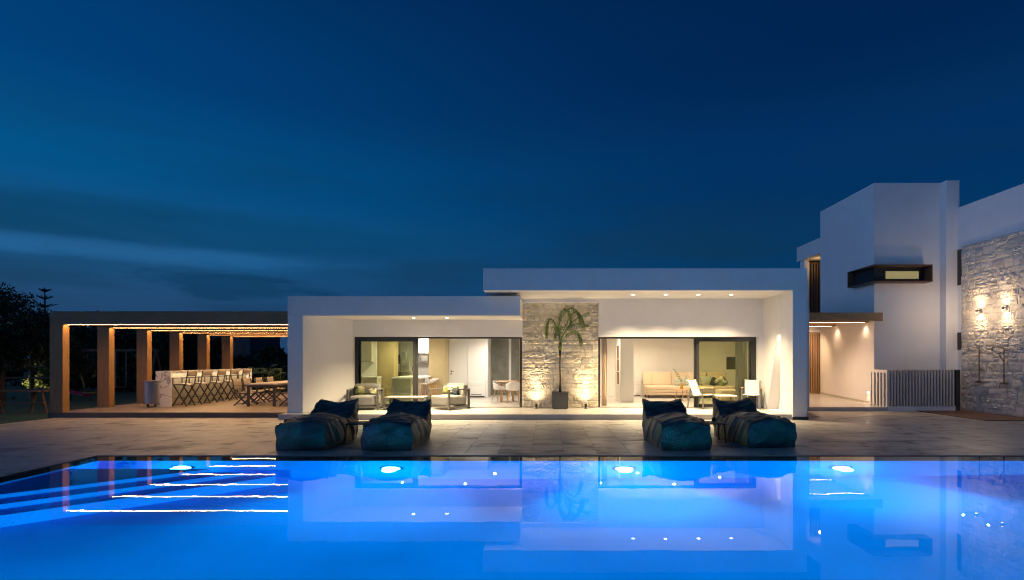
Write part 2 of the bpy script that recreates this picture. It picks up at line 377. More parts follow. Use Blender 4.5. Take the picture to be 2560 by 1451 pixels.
def water_mat():
    m_ = bpy.data.materials.new('pool_water'); m_.use_nodes = True; t = m_.node_tree; n = t.nodes; l = t.links; n.clear()
    o = n.new('ShaderNodeOutputMaterial'); g = n.new('ShaderNodeBsdfGlass'); g.inputs['IOR'].default_value = 1.333; g.inputs['Roughness'].default_value = 0.0
    g.inputs['Color'].default_value = (.93, .98, 1, 1)
    c = n.new('ShaderNodeTexCoord'); mp_ = n.new('ShaderNodeMapping'); mp_.inputs['Scale'].default_value = (1, 1.0, 1); l.new(c.outputs['Object'], mp_.inputs[0])
    z = n.new('ShaderNodeTexNoise'); z.inputs['Scale'].default_value = 2.6; z.inputs['Detail'].default_value = 2.5; z.inputs['Roughness'].default_value = .5; l.new(mp_.outputs[0], z.inputs['Vector'])
    b = n.new('ShaderNodeBump'); b.inputs['Strength'].default_value = 1.0; b.inputs['Distance'].default_value = .0003; l.new(z.outputs[0], b.inputs['Height'])
    l.new(b.outputs[0], g.inputs['Normal']); l.new(g.outputs[0], o.inputs[0]); return m_
M['water'] = water_mat()
M['pool'] = mat('pool_plaster', (.003, .345, .88), .8, var=.09, vscale=.7, spec=0.0)

# ------------------------------------------------------------------ ground, deck, pool
PX0, PX1, PY0, PY1 = -7.95, 11.6, 1.2, 10.07        # deck opening of the pool
LX0, LX1, LY0, LY1 = -7.60, 11.2, 1.5, 9.66         # inner basin
DZ = 0.0
g = MB()
E = 900
for x0, x1, y0, y1 in ((-E, PX0, -E, E), (PX1, E, -E, E), (PX0, PX1, -E, PY0), (PX0, PX1, PY1, E)):
    g.add([(x0, y0, -.06), (x1, y0, -.06), (x1, y1, -.06), (x0, y1, -.06)], [(0, 1, 2, 3)])
struct(g.build('ground', M['grass']))
g = MB()
DXL, DXR, DYB = -14.32, 14.05, 19.8
for x0, x1, y0, y1 in ((DXL, PX0, -6, PY1), (PX1, DXR, -6, PY1), (PX0, PX1, -6, PY0), (DXL, DXR, PY1, DYB)):
    g.box(x0, x1, y0, y1, -.3, -.0045)
deck = struct(g.build('pool_deck', M['grout']))
T = .6
cells = []
for i in range(-24, 24):
    for j in range(-10, 31):
        x0, y0 = -.87+T*i, PY1+.02-T*10+T*(j)
        x0c, x1c, y0c, y1c = max(x0, DXL), min(x0+T, DXR), y0, min(y0+T, 19.0)
        if x1c-x0c < .05 or y1c-y0c < .05: continue
        # clip against the pool opening
        if x1c > PX0+.01 and x0c < PX1-.01 and y0c < PY1-.01 and y1c > PY0+.01:
            if x0c < PX0-.05: x1c = PX0
            elif x1c > PX1+.05: x0c = PX1
            else: continue
        if y0c > 16.1 and -14.4 < (x0c+x1c)/2 < 7.2: continue
        if y0c > 18.8: continue
        cx, cy_ = (x0c+x1c)/2, (y0c+y1c)/2
        if cy_ < 1: continue
        px = XV+F*cx/cy_
        vis = -40 < px < 2600
        cells.append((not vis, cy_ if vis else 99, x0c, x1c, y0c, y1c))
cells.sort()
gap = .0022
tm = {}
rest = MB()
for k, (nv, d, x0, x1, y0, y1) in enumerate(cells):
    if k < 300 and not nv:
        key = (round(x1-x0, 2), round(y1-y0, 2))
        if key not in tm:
            b = MB(); hx, hy = (x1-x0)/2-gap, (y1-y0)/2-gap; c = .004
            v = [(-hx, -hy, -.02), (hx, -hy, -.02), (hx, hy, -.02), (-hx, hy, -.02), (-hx, -hy, -c), (hx, -hy, -c), (hx, hy, -c), (-hx, hy, -c), (-hx+c, -hy+c, 0), (hx-c, -hy+c, 0), (hx-c, hy-c, 0), (-hx+c, hy-c, 0)]
            fs = [(i, (i+1) % 4, 4+(i+1) % 4, 4+i) for i in range(4)]+[(4+i, 4+(i+1) % 4, 8+(i+1) % 4, 8+i) for i in range(4)]+[(8, 9, 10, 11)]
            tm[key] = b.add(v, fs).mesh('tile', M['tile'])
        o = bpy.data.objects.new('tile', tm[key]); COL.objects.link(o); o.parent = deck; o.location = ((x0+x1)/2, (y0+y1)/2, random.Random(k).uniform(-.0012, .0008))
    else:
        rest.box(x0+gap, x1-gap, y0+gap, y1-gap, -.02, 0)
rest.build('far_tiles', M['tile_far'], deck, kind='stuff')

# basin
PD = -1.42
b = MB()
b.box(LX0-.3, LX1+.3, LY0-.3, LY1+.3, PD-.2, PD)
b.box(LX0-.3, LX0, LY0-.3, LY1+.3, PD, -.075); b.box(LX1, LX1+.3, LY0-.3, LY1+.3, PD, -.075)
b.box(LX0, LX1, LY1, LY1+.3, PD, -.075); b.box(LX0, LX1, LY0-.3, LY0, PD, -.075)
basin = struct(b.build('swimming_pool', M['pool']))
c = MB()
c.box(PX0-.02, LX0, PY0-.02, PY1+.02, -.072, -.036); c.box(LX1, PX1+.02, PY0-.02, PY1+.02, -.072, -.036)
c.box(LX0, LX1, LY1, PY1+.02, -.072, -.036); c.box(LX0, LX1, PY0-.02, LY0, -.072, -.036)
c.build('coping', M['coping'], basin)
for i, (s_, dep) in enumerate(((14.55, -.28), (14.02, -.56), (13.50, -.84))):   # corner steps, cut across the corner
    b = MB(); ye = 9.15
    b.prism([(LX0, LX0+s_), (ye-s_, ye), (LX0, ye)], PD, dep)
    b.build('step', M['pool'], basin)
wt = MB(); wt.add([(PX0, PY0, -.014), (PX1, PY0, -.014), (PX1, PY1, -.014), (PX0, PY1, -.014)], [(0, 1, 2, 3)])
struct(wt.build('pool_water', M['water']))
def pool_light(x, z, label, near=False):
    t = thing('pool_light', label, 'pool light', (x, LY0 if near else LY1, z), PI if near else 0, 'underwater lights of the pool')
    MB().lathe([(.20, 0), (.20, .012), (.165, .03)], 28).build('bezel', M['chrome'], t).rotation_euler = (PI/2, 0, 0)
    MB().lathe([(.16, .026), (.15, .036), (.08, .042), (.001, .043)], 28).build('lens', M['poollens'], t, smooth=True).rotation_euler = (PI/2, 0, 0)
    lamp('pool_spot', 'SPOT', (0, -.09, 0), POOL_W*(2.0 if near else 1), (.04, .72, 1.0), t, aim=(0, -1, -.40 if near else -.78), size=.10, angle=124 if near else 104, blend=.5)
    lamp('pool_glow', 'POINT', (0, -.16, 0), POOL_W*.16, (.03, .62, 1.0), t, size=.12)
POOL_W = 620
def wx(x, y):      # pixel seen through the water surface -> X on the far wall
    ks = (y-YH)/HC; return (x-XV)/ks*LY1/(F/ks)
for x, lab in ((458, 'leftmost round pool light glowing beside the corner steps'), (979, 'round pool light glowing below the left pair of loungers'), (1560, 'round pool light glowing just left of the right loungers'), (2101, 'rightmost round pool light glowing on the far pool wall')):
    pool_light(wx(x, 1170), -.68, lab)
for x, lab in ((-4.5, 'added unseen pool light on the near pool wall, leftmost'), (1.8, 'added unseen pool light on the near pool wall, middle'), (8.0, 'added unseen pool light on the near pool wall, rightmost')):  # lights added out of view to even out the blue of the water
    pool_light(x, -.68, lab, True)

# ------------------------------------------------------------------ pool house
YT = F/88.6          # terrace front
YF2 = F/88.9         # upper frame front
YF1 = F/86.5         # lower frame front
YB = 18.15           # plaster back wall
YD = 18.42           # sliding doors
ZT = .15
house = thing('pool_house', 'low white flat-roofed pool house with two open framed porches', 'house', (0, YT, 0))
def hp(mb, name, m_, **kw):      # build a pool house part given in world coordinates
    mb.v = [(x, y-YT, z) for x, y, z in mb.v]
    return mb.build(name, m_, house, **kw)
xl_out, xl_in = X_(719, YF1), X_(757, YF1)
xr_in, xr_out = X_(1982, YF2), X_(2018, YF2)
xu = X_(1208, YF2); xlr = X_(1300, YF1)
zu0, zu1 = Z_(726.5, YF2), Z_(671, YF2)
zl0, zl1 = Z_(789.8, YF1), Z_(740.5, YF1)
xlb = X_(882, YB)
YBK = 25.4           # rear wall
hp(MB().box(X_(695, YT), xr_in, YT, YB+.6, -.02, ZT), 'terrace', M['terrace'], bevel=.006)
hp(MB().box(xl_out-.3, xr_out+1.2, YB+.6, YBK, -.02, ZT-.002), 'interior_floor', M['terrace'])
# lower frame: left wall (splayed inside) and slab
hp(MB().prism([(xl_out, YF1), (xl_in, YF1), (xlb, YB), (xlb, YB+.3), (xl_out, YB+.3)], ZT+.002, zl0), 'left_wall', M['render'], bevel=.006)
hp(MB().box(xl_out-.012, xl_in+.004, YF1-.014, YF1-.002, ZT+.003, ZT+.085), 'skirting', M['render'])
hp(MB().box(xl_out, xlr, YF1, YB+.35, zl0+.001, zl1), 'lower_roof', M['render'], bevel=.006)
# upper frame
hp(MB().box(xu, xr_out, YF2, YB+7.4, zu0, zu1), 'upper_roof', M['render'], bevel=.006)
# right wall with the leaning light slot
ya, yb0, yb1, zs = F/84.4, F/79.6, F/83.3, 2.44
rw = MB()
rw.box(xr_in, xr_out, YF2, ya, .002, zu0-.001)
rw.prism_x([(ya, zs), (yb1, zs), (yb0, ZT), (YB+.3, ZT), (YB+.3, zu0-.001), (ya, zu0-.001)], xr_in, xr_out)
rw.box(xr_in, xr_out, ya, YB+.3, .002, ZT-.001)
hp(rw, 'right_wall', M['render'], bevel=.005)
hp(MB().box(xr_in-.012, xr_out+.03, YF2-.02, YF2-.002, .001, .085), 'dark_skirting', M['frame'])
# back walls
d1a, d1b = X_(886, YD), X_(1305, YD)
d2a, d2b = X_(1495, YD), X_(1888, YD)
zd = Z_(843, YD)
bw = MB()
bw.box(xlb-.3, d1a, YB+.001, YB+.34, ZT+.003, zl0); bw.box(d1a, X_(1306, YB), YB, YB+.34, zd, zl0+.3)
hp(bw, 'left_back_wall', M['render'])
bw = MB()
bw.box(d2a, d2b, YB, YB+.34, zd, zu0-.002); bw.box(d2b, xr_in+.3, YB+.001, YB+.34, ZT+.003, zu0-.003)
bw.box(X_(1306, YB), d2a, YB+.02, YB+.34, Z_(757, YB), zu0-.004)
hp(bw, 'right_back_wall', M['render'])
# clerestory between the two roofs
hp(MB().box(xu+.5, xlr+.1, YB+.1, YB+.4, zl1-.05, zu0-.002), 'upper_wall', M['render'])
# interior shell
ci = 2.78
hp(MB().box(xl_out, xl_out+.2, YB+.36, YBK, ZT, zl0), 'side_wall', M['render'])
hp(MB().box(xl_out, xr_out+1.2, YBK, YBK+.25, ZT, zl1-.02), 'rear_wall', M['render'])
hp(MB().box(xl_out+.2, xlr+.3, YB+.345, YBK, ci, ci+.1), 'kitchen_ceiling', M['render_in'])
hp(MB().box(xlr+.32, xr_out+1.0, YB+.345, YBK, ci+.002, ci+.1), 'living_ceiling', M['render_in'])
hp(MB().box(xl_out, xlr+.2, YB+.4, YBK+.25, zl1-.1, zl1-.02), 'rear_roof', M['render'])
hp(MB().box(xr_out+1.0, xr_out+1.2, YB+.35, YBK, ZT, 3.4), 'east_wall', M['render'])
hp(MB().box(xr_out, xr_out+1.2, YB+.30, YB+.345, ZT, 3.4), 'east_return', M['render'])
# kitchen rear wall with step back to the concrete wall
YK = F/61
xk0, xk1 = X_(1042, YK)-.4, X_(1219, YK)
hp(MB().box(xk0, xk1, YK, YBK, ZT, ci), 'kitchen_rear_wall', M['render_in'])
hp(MB().box(xlr+.30, xlr+.5, YB+.36, YBK, ZT, ci), 'party_wall', M['render_in'])
YC = F/57.2
for xa, xb in ((xk1, X_(1272, YC)), (X_(1278, YC), xlr+.3)):
    hp(MB().box(xa, xb, YC, YC+.1, ZT, ci), 'concrete_panel', M['concrete'])
hp(MB().box(X_(1272, YC), X_(1278, YC), YC-.02, YC+.1, ZT, ci), 'white_mullion', M['render_in'])
# door leaf in the rear wall
dk = MB(); dx0, dx1, dz1 = X_(1125, YK), X_(1169, YK), Z_(862.5, YK)
dl = hp(MB().box(dx0, dx1, YK-.018, YK-.002, ZT+.004, dz1), 'door', M['whitelac'], bevel=.003)
fr = MB()
fr.box(dx0-.05, dx0-.006, YK-.03, YK-.002, ZT, dz1+.05); fr.box(dx1+.006, dx1+.05, YK-.03, YK-.002, ZT, dz1+.05); fr.box(dx0-.006, dx1+.006, YK-.03, YK-.002, dz1+.006, dz1+.05)
fr.v = [(x, y-YT, z) for x, y, z in fr.v]; fr.build('door_frame', M['whitelac'], dl)
hd = MB(); hx, hz = X_(1128, YK), Z_(928.5, YK)
hd.box(hx-.02, hx+.03, YK-.03, YK-.02, hz-.025, hz+.025); hd.bar((hx, YK-.06, hz), (hx+.12, YK-.06, hz), .018, .018); hd.bar((hx, YK-.02, hz), (hx, YK-.065, hz), .018, .018); hd.box(hx-.02, hx+.03, YK-.03, YK-.02, hz-.125, hz-.075)
hd.v = [(x, y-YT, z) for x, y, z in hd.v]; hd.build('handle', M['black'], dl)
for (x, y, sx, sy) in ((1115, 918, 6, 5.5), (1115.5, 925.5, 9, 5.5), (1114.4, 956, 5.5, 6)):
    hp(MB().box(X_(x-sx/2, YK), X_(x+sx/2, YK), YK-.012, YK-.001, Z_(y+sy/2, YK), Z_(y-sy/2, YK)), 'switch_plate', M['black'])
for (y) in (881, 897, 925):
    hp(MB().box(xk1+.001, xk1+.014, YK+.10, YK+.20, Z_(y+2.5, YK), Z_(y-2.5, YK)), 'switch_plate', M['whiteplastic'])
# sliding doors: frame, leaves with panes
def sliding(name, x0, x1, leaf0, leaf1, label):
    o = hp(MB().box(x0, x1, YD-.08, YD+.08, zd-.055, zd-.002), name, M['frame'])      # head
    o['label'] = label
    def sub(mb, nm, m_, **kw):
        mb.v = [(x, y-YT, z) for x, y, z in mb.v]; return mb.build(nm, m_, o, **kw)
    sub(MB().box(x0, x0+.06, YD-.08, YD+.08, ZT, zd-.056), 'jamb', M['frame'])
    sub(MB().box(x1-.06, x1, YD-.08, YD+.08, ZT, zd-.056), 'jamb', M['frame'])
    sub(MB().box(x0+.06, x1-.06, YD-.08, YD+.08, ZT-.004, ZT+.012), 'track', M['frame'])
    for i, yy in enumerate((YD-.035, YD+.04)):
        a0, a1 = leaf0+(.0 if i == 0 else .05), leaf1+(0 if i == 0 else .06)
        if leaf0 > (x0+x1)/2: a0, a1 = leaf0-(.06 if i else 0), leaf1-(.05 if i else 0)
        fm = MB(); t_ = .09
        fm.box(a0, a0+t_, yy-.028, yy+.028, ZT+.014, zd-.057); fm.box(a1-t_, a1, yy-.028, yy+.028, ZT+.014, zd-.057)
        fm.box(a0+t_, a1-t_, yy-.028, yy+.028, ZT+.014, ZT+.014+t_); fm.box(a0+t_, a1-t_, yy-.028, yy+.028, zd-.057-t_, zd-.057)
        sub(fm, 'leaf_frame', M['frame'])
        pn = MB().box(a0+t_, a1-t_, yy-.004, yy+.004, ZT+.1, zd-.14)
        sub(pn, 'pane', M['pane'])
    return o
sliding('sliding_door', d1a, d1b, d1a+.06, X_(1040, YD), 'dark framed sliding glass door of the kitchen')
sliding('sliding_door', d2a, d2b, X_(1740, YD), d2b-.06, 'dark framed sliding glass door of the living room')
# downlights in the porch ceilings
WARM = (1.0, .78, .46)
def downlight(x, y, z, e, ang=172, aim=(0, 0, -1), col=WARM, lens='lens', r=.05):
    o = hp(MB().lathe([(r, -.008), (r+.02, -.010), (r+.023, 0), (r, 0)], 20, (x, y, z), cap=False), 'downlight', M['whiteplastic'])
    d = MB().lathe([(r, -.006), (.001, -.0065)], 20, (x, y, z), cap=False); d.v = [(a_, b_-YT, c_) for a_, b_, c_ in d.v]
    d.build('lens', M[lens], o)
    lamp('downlight_lamp', 'SPOT', (x, y-YT, z-.03), e, col, house, aim=aim, size=.04, angle=ang, blend=1.0)
for x in (1583, 1664, 1746, 1828): downlight(X_(x, F/83.5), F/83.5, zu0, 960, 110)
for x in (1034, 1117): downlight(X_(x, F/82.5), F/82.5, zl0, 1200, 128)
# slot lamp inside the leaning niche
hp(MB().box(xr_in+.12, xr_in+.30, ya+.03, yb1-.03, zs-.02, zs-.004), 'slot_lamp', M['lens'])
hp(MB().box(xr_out-.06, xr_out-.012, ya-.1, yb0+.1, ZT, zs+.1), 'slot_backing', M['render'])
lamp('slot_light', 'SPOT', (xr_in+.21, (ya+yb1)/2-YT, zs-.05), 90, (1, .80, .52), house, aim=(.02, .16, -1), size=.03, angle=80, blend=1.0)
# interior ceiling spots
for x, y in ((-5.2, 20.6), (-2.9, 20.4), (-2.0, 22.3), (-4.6, 22.4)): downlight(x, y, ci-.001, 260, 172, col=(1, .90, .76), lens='lens_in', r=.035)
for x, y in ((2.0, 20.6), (4.6, 20.4), (6.6, 21.6), (3.6, 22.4)): downlight(x, y, ci+.001, 290, 172, col=(1, .79, .54), lens='lens_in', r=.035)

# stone panel between the doors
def stone_meshes(seed, n=14):
    out = []
    for s_ in range(n):
        rg = random.Random(seed*100+s_); nu, nv = 6, 4
        hgt = [[0]*(nu+1) for _ in range(nv+1)]
        tilt, tl2 = rg.uniform(-.25, .25), rg.uniform(-.3, .3)
        smoothy = rg.random() < .35
        for j in range(nv+1):
            for i in range(nu+1):
                edge = min(i, nu-i, j, nv-j)
                h = (.70 if edge == 0 else 1.0)+(tilt*(i/nu-.5)+tl2*(j/nv-.5))*1.2+rg.choice((-.4, -.15, 0, .1, .45))*(.25 if smoothy else 1)*(1 if edge else .4)
                hgt[j][i] = max(.08, h)
        b = MB()
        b.grid(lambda u, v: ((u-.5), -hgt[round(v*nv)][round(u*nu)], (v-.5)), nu, nv)
        # skirt back to the wall
        rim = [i for i in range(nu)]+[j*(nu+1)+nu for j in range(nv)]+[nv*(nu+1)+nu-i for i in range(nu)]+[(nv-j)*(nu+1) for j in range(nv)]
        o0 = len(b.v); b.v += [(b.v[i][0], .25, b.v[i][2]) for i in rim]
        n_ = len(rim)
        for i in range(n_): b.f.append((rim[i], o0+i, o0+(i+1) % n_, rim[(i+1) % n_])); b.mi.append(0)
        out.append(b)
    return out
def lay_stones(u0, u1, z0, z1, seed, rows=(.13, .26)):
    """random squared rubble: courses of uneven height, long and short stones, some split in two"""
    rg = random.Random(seed); z = z0; out = []
    while z < z1-.02:
        h = rg.uniform(*rows); h = min(h, z1-z)
        if z1-(z+h) < .07: h = z1-z
        u = u0
        while u < u1-.02:
            w_ = rg.uniform(.6, 1.75)*h+.04; w_ = min(max(w_, .13), .50)
            if u1-(u+w_) < .12: w_ = u1-u
            if h > .20 and rg.random() < .36:
                s_ = rg.uniform(.35, .65)*h
                out += [(u, u+w_, z, z+s_), (u, u+w_, z+s_, z+h)]
            else: out.append((u, u+w_, z, z+h))
            u += w_
        z += h
    return out
sp = hp(MB().box(d1b+.001, d2a-.001, YB+.18, YB+.34, ZT+.002, Z_(757, YB)+.05), 'stone_panel', M['mortar'])
sms = [b.mesh('stone', M['stone']) for b in stone_meshes(3)]
rg = random.Random(8)
for k, (u0, u1, z0, z1) in enumerate(lay_stones(d1b+.004, d2a-.004, ZT+.004, Z_(757, YB)+.03, 5)):
    o = bpy.data.objects.new('stone', sms[rg.randrange(len(sms))]); COL.objects.link(o); o.parent = sp
    o.location = ((u0+u1)/2, YB+.185-YT, (z0+z1)/2); o.scale = ((u1-u0-.004)*rg.choice((-1, 1)), rg.uniform(.028, .050), (z1-z0-.004))
# ------------------------------------------------------------------ pergola
YP = F/85.8
perg = thing('pergola', 'long timber clad pergola of six lit frames left of house', 'pergola', (0, YP, 0))
xp0, xp1 = X_(122.5, YP), X_(155, YP); xpe = xl_out-.004
zp0, zp1 = Z_(811, YP), Z_(778.5, YP)
def pp(mb, name, m_, par=None, **kw):
    mb.v = [(x, y-YP, z) for x, y, z in mb.v]; return mb.build(name, m_, par or perg, **kw)
pp(MB().box(X_(119, YP), X_(693, YT)+.2, YP+.001, YP+10.0, -.05, ZT-.004), 'plinth', M['plinth'])
pp(MB().box(X_(119, YP)+.02, xpe+.05, YP+.02, YP+9.98, ZT-.003, ZT+.002), 'floor', M['perg_floor'])
for n_ in range(6):
    y0 = YP+.02+1.76*n_
    bm_ = pp(MB().box(xp0, xpe, y0, y0+.24, zp0, zp1), 'beam', M['woodbeam'], bevel=.004)
    pp(MB().box(xp0+.001, xp1, y0+.001, y0+.239, ZT+.003, zp0-.001), 'post', M['woodtone'], bevel=.004)
    pp(MB().box(xp1+.03, xpe-.01, y0+.094, y0+.146, zp0-.0016, zp0-.0004), 'light_strip', M['led'], bm_)
    pp(MB().box(xp1+.03, xpe-.01, y0+.152, y0+.160, zp0-.011, zp0-.0004), 'channel_lip', M['woodbeam'], bm_)
    pp(MB().box(xp1+.03, xpe-.01, y0+.080, y0+.088, zp0-.0042, zp0-.0004), 'channel_lip', M['woodbeam'], bm_)
for xx in (xp0,):
    pp(MB().box(xx+.004, xx+.25, YP+.27, YP+9.05, zp1-.25, zp1-.004), 'side_beam', M['woodbeam'])

# ------------------------------------------------------------------ bar counter, stools, dining set under the pergola
YBAR = F/77.0
bx0, bx1 = X_(389, YBAR), X_(427, YBAR)
bar = thing('bar_counter', 'long marble bar counter with waterfall end under the pergola', 'bar counter', (0, YBAR, ZT+.004))
bt, bl = 1.165, 5.1
MB().box(bx0, bx1, 0, .05, 0, bt-.05).build('end_slab', M['marble'], bar, bevel=.003)
MB().box(bx0, bx1, bl-.05, bl, 0, bt-.05).build('end_slab', M['marble'], bar, bevel=.003)
MB().box(bx0, bx1, 0, bl, bt-.049, bt).build('counter_top', M['marble'], bar, bevel=.003)
MB().box(bx0+.02, bx1-.22, .051, bl-.051, .001, bt-.051).build('front_panel', M['mosaic'], bar)
lamp('bar_fill', 'AREA', (bx1-.10, bl/2, bt-.06), 34, (1, .78, .5), bar, aim=(0, 0, -1), size=.05, size_y=bl-.3)  # area light added under the overhang to brighten the mosaic panel
cab = thing('steel_cabinet', 'rounded steel grill cabinet standing left of the bar', 'cabinet', (X_(372, F/77.6), F/77.6+.3, ZT+.004))
MB().lathe([(.30, .10), (.31, .12), (.31, .80), (.30, .82)], 36).build('body', M['steel'], cab, smooth=False)
MB().lathe([(.33, .821), (.335, .83), (.335, .845), (.32, .85)], 36).build('top', M['steel'], cab)
for a_ in range(4):
    MB().tube([(.2*math.cos(a_*PI/2+.6), .2*math.sin(a_*PI/2+.6), 0), (.2*math.cos(a_*PI/2+.6), .2*math.sin(a_*PI/2+.6), .1)], .025, 8).build('leg', M['darkframe'], cab)

def folding_chair(name, label, cat, seat_z, arm_z, back0, back1, group, w_=.50, d_=.46):
    """director style chair on crossed legs, facing -y"""
    t = thing(name, label, cat, group=group); fm = M['darkframe']; s_ = .028
    for sx in (-1, 1):
        x = sx*w_/2
        MB().bar((x, -d_/2, 0), (x, d_/2-.03, seat_z-.03), .022, s_+.012, (0, 1, 0)).build('leg', fm, t)
        MB().bar((x*.97, d_/2, 0), (x*.97, -d_/2+.03, seat_z-.03), .022, s_+.012, (0, 1, 0)).build('leg', fm, t)
        a_ = MB(); a_.bar((x, -d_/2-.02, arm_z), (x, d_/2, arm_z), .045, .022)
        a_.bar((x, -d_/2+.02, seat_z-.02), (x, -d_/2+.02, arm_z-.01), s_, s_)
        a_.bar((x, d_/2-.03, seat_z-.04), (x, d_/2+.04, back1), s_, s_, (0, 1, 0))
        a_.build('arm_frame', fm, t)
        MB().bar((x, -d_/2+.03, seat_z-.035), (x, d_/2-.02, seat_z-.035), s_, s_).build('seat_rail', fm, t)
    MB().grid(lambda u, v: ((u-.5)*(w_-.03), (v-.5)*(d_-.06), seat_z-.012-.03*math.sin(PI*u)), 6, 4).build('seat', M['taupe'], t, smooth=True).modifiers.new('s', 'SOLIDIFY').thickness = .03
    y0, y1 = d_/2-.03+.07*(back0-seat_z+.04)/(back1-seat_z+.04), d_/2+.045
    MB().grid(lambda u, v: ((u-.5)*(w_+.02), y0+(y1-y0)*v+.03*math.sin(PI*u), back0+(back1-back0)*v), 6, 3).build('backrest', M['taupe'], t, smooth=True).modifiers.new('s', 'SOLIDIFY').thickness = .025
    fo = MB(); zz = .045
    fo.bar((-w_/2, -d_/2+.02, zz), (w_/2, -d_/2+.02, zz), .02, .02); fo.bar((-w_/2, d_/2-.02, zz), (w_/2, d_/2-.02, zz), .02, .02)
    if seat_z > .6:
        fo.bar((-w_/2, -d_/2+.10, .26), (w_/2, -d_/2+.10, .26), .02, .02); fo.bar((-w_/2, d_/2-.10, .26), (w_/2, d_/2-.10, .26), .02, .02)
    fo.build('stretcher', fm, t)
    return t
ords = ['first', 'second', 'third', 'fourth', 'fifth', 'sixth']
st = folding_chair('bar_stool', '', 'bar stool', .75, .93, .99, 1.16, 'high stools along the marble bar')
for i in range(5):
    o = st if i == 0 else copy_tree(st)
    o.location = (-12.06, 18.95+.87*i, ZT+.004); o.rotation_euler = (0, 0, -PI/2+random.Random(i).uniform(-.05, .05))
    o['label'] = f'taupe crossed-leg bar stool, {ords[i]} from the marble end nearest the pool'
tb = thing('dining_table', 'long dark framed dining table with pale top under the pergola', 'table', (X_(617, F/76.1), F/76.1, ZT+.004))
tl, tw = 3.5, .92
MB().box(0, tw, 0, tl, .70, .75).build('table_top', mat('table_top_ceramic', (.36, .31, .25), .4, var=.1), tb, bevel=.003)
MB().box(.03, tw-.03, .03, tl-.03, .64, .699).build('apron', M['darkframe'], tb)
for x in (.0, tw-.07):
    for y in (.0, tl-.07): MB().box(x, x+.07, y, y+.07, 0, .70).build('leg', M['darkframe'], tb)
dc = folding_chair('dining_chair', '', 'chair', .46, .66, .52, .88, 'crossed-leg chairs around the pergola dining table', .54, .50)
for i in range(4):
    o = dc if i == 0 else copy_tree(dc)
    o.location = (-10.17-.12*(i > 0), 19.25+.85*i, ZT+.004); o.rotation_euler = (0, 0, PI/2+random.Random(i+9).uniform(-.06, .06))
    o['label'] = f'taupe crossed-leg chair beside the bar stools, {ords[i]} along the dining table'
for i in range(3):
    o = copy_tree(dc); o.location = (-8.62, 19.2+.9*i, ZT+.004); o.rotation_euler = (0, 0, -PI/2)
    o['label'] = f'taupe crossed-leg chair half hidden by the white pillar, {ords[i]} along the table'

# ------------------------------------------------------------------ furniture on the terrace
def soft_box(sx, sy, sz, puff=.02, nu=10, seed=0):
    """cushion: box of size sx, sy, sz with rounded edges, base at z = 0"""
    b = MB(); rg_ = random.Random(seed); e = .16
    def f_(p):
        q = []
        for c, s_ in zip(p, (sx, sy, sz)): q.append(c*s_/2)
        n_ = max(abs(p[0]), abs(p[1]), abs(p[2]))
        l_ = (abs(p[0])**13+abs(p[1])**13+abs(p[2])**13)**(1/13)
        k = n_/l_
        bul = (1-p[0]**2)*(1-p[1]**2)
        return (q[0]*k, q[1]*k, q[2]*k+sz/2+puff*bul*(1 if p[2] > 0 else -.2)*(abs(p[2])))
    for ax in range(3):
        for s_ in (-1, 1):
            def fn(u, v, ax=ax, s_=s_):
                p = [0, 0, 0]; p[ax] = s_; p[(ax+1) % 3] = (u*2-1)*s_; p[(ax+2) % 3] = v*2-1; return f_(p)
            b.grid(fn, nu, nu)
    return b
def leaf_print(co_, seed, base, pal, n=16, size=.42):
    """colour per vertex of a printed fabric with feathered leaves; co_ is an (n, 2) array of cloth coordinates in metres"""
    rg_ = np.random.RandomState(seed); col = np.tile(np.array(base), (len(co_), 1)).astype(float)
    lo, hi = co_.min(0), co_.max(0)
    for i in range(n):                                    # soft ground patches
        c = lo+(hi-lo)*rg_.rand(2); r = .16+.22*rg_.rand(); d = np.hypot(*(co_-c).T)/r
        w_ = np.clip(1.2-d, 0, 1)[:, None]*.75; col = col*(1-w_)+np.array(pal[rg_.randint(len(pal))][0])*w_
    for i in range(n):
        c = lo+(hi-lo)*rg_.rand(2); a_ = rg_.rand()*2*PI; L_ = size*(.7+.6*rg_.rand())
        d = co_-c; u = d[:, 0]*math.cos(a_)+d[:, 1]*math.sin(a_); v = -d[:, 0]*math.sin(a_)+d[:, 1]*math.cos(a_)
        v = v-.25*(u/L_)**2*L_*(rg_.rand()-.5)
        t_ = u/L_; wd = .36*L_*np.sqrt(np.clip(1-(t_*1.6-.75)**2, 0, 1))
        ph = (u-abs(v)*.75)/L_*7
        on = (t_ > 0) & (t_ < 1) & (abs(v) < wd) & ((np.mod(ph, 1) < .5) | (abs(v) < .012))
        k = np.where(on, .85, 0)[:, None]; col = col*(1-k)+np.array(pal[rg_.randint(len(pal))][1])*k
    return col
def attr_mat(name, rough=.75):
    m_, t, p = newmat(name); a_ = t.nodes.new('ShaderNodeVertexColor'); a_.layer_name = 'print'
    t.links.new(a_.outputs[0], p.inputs['Base Color']); p.inputs['Roughness'].default_value = rough
    z = t.nodes.new('ShaderNodeTexNoise'); z.inputs['Scale'].default_value = 9; z.inputs['Detail'].default_value = 3
    b = t.nodes.new('ShaderNodeBump'); b.inputs['Distance'].default_value = .02; b.inputs['Strength'].default_value = .6
    c = t.nodes.new('ShaderNodeTexCoord'); t.links.new(c.outputs['Object'], z.inputs['Vector'])
    t.links.new(z.outputs[0], b.inputs['Height']); t.links.new(b.outputs[0], p.inputs['Normal']); return m_
M['print'] = attr_mat('palm_print', .5)
M['print2'] = attr_mat('botanical_print', .85)
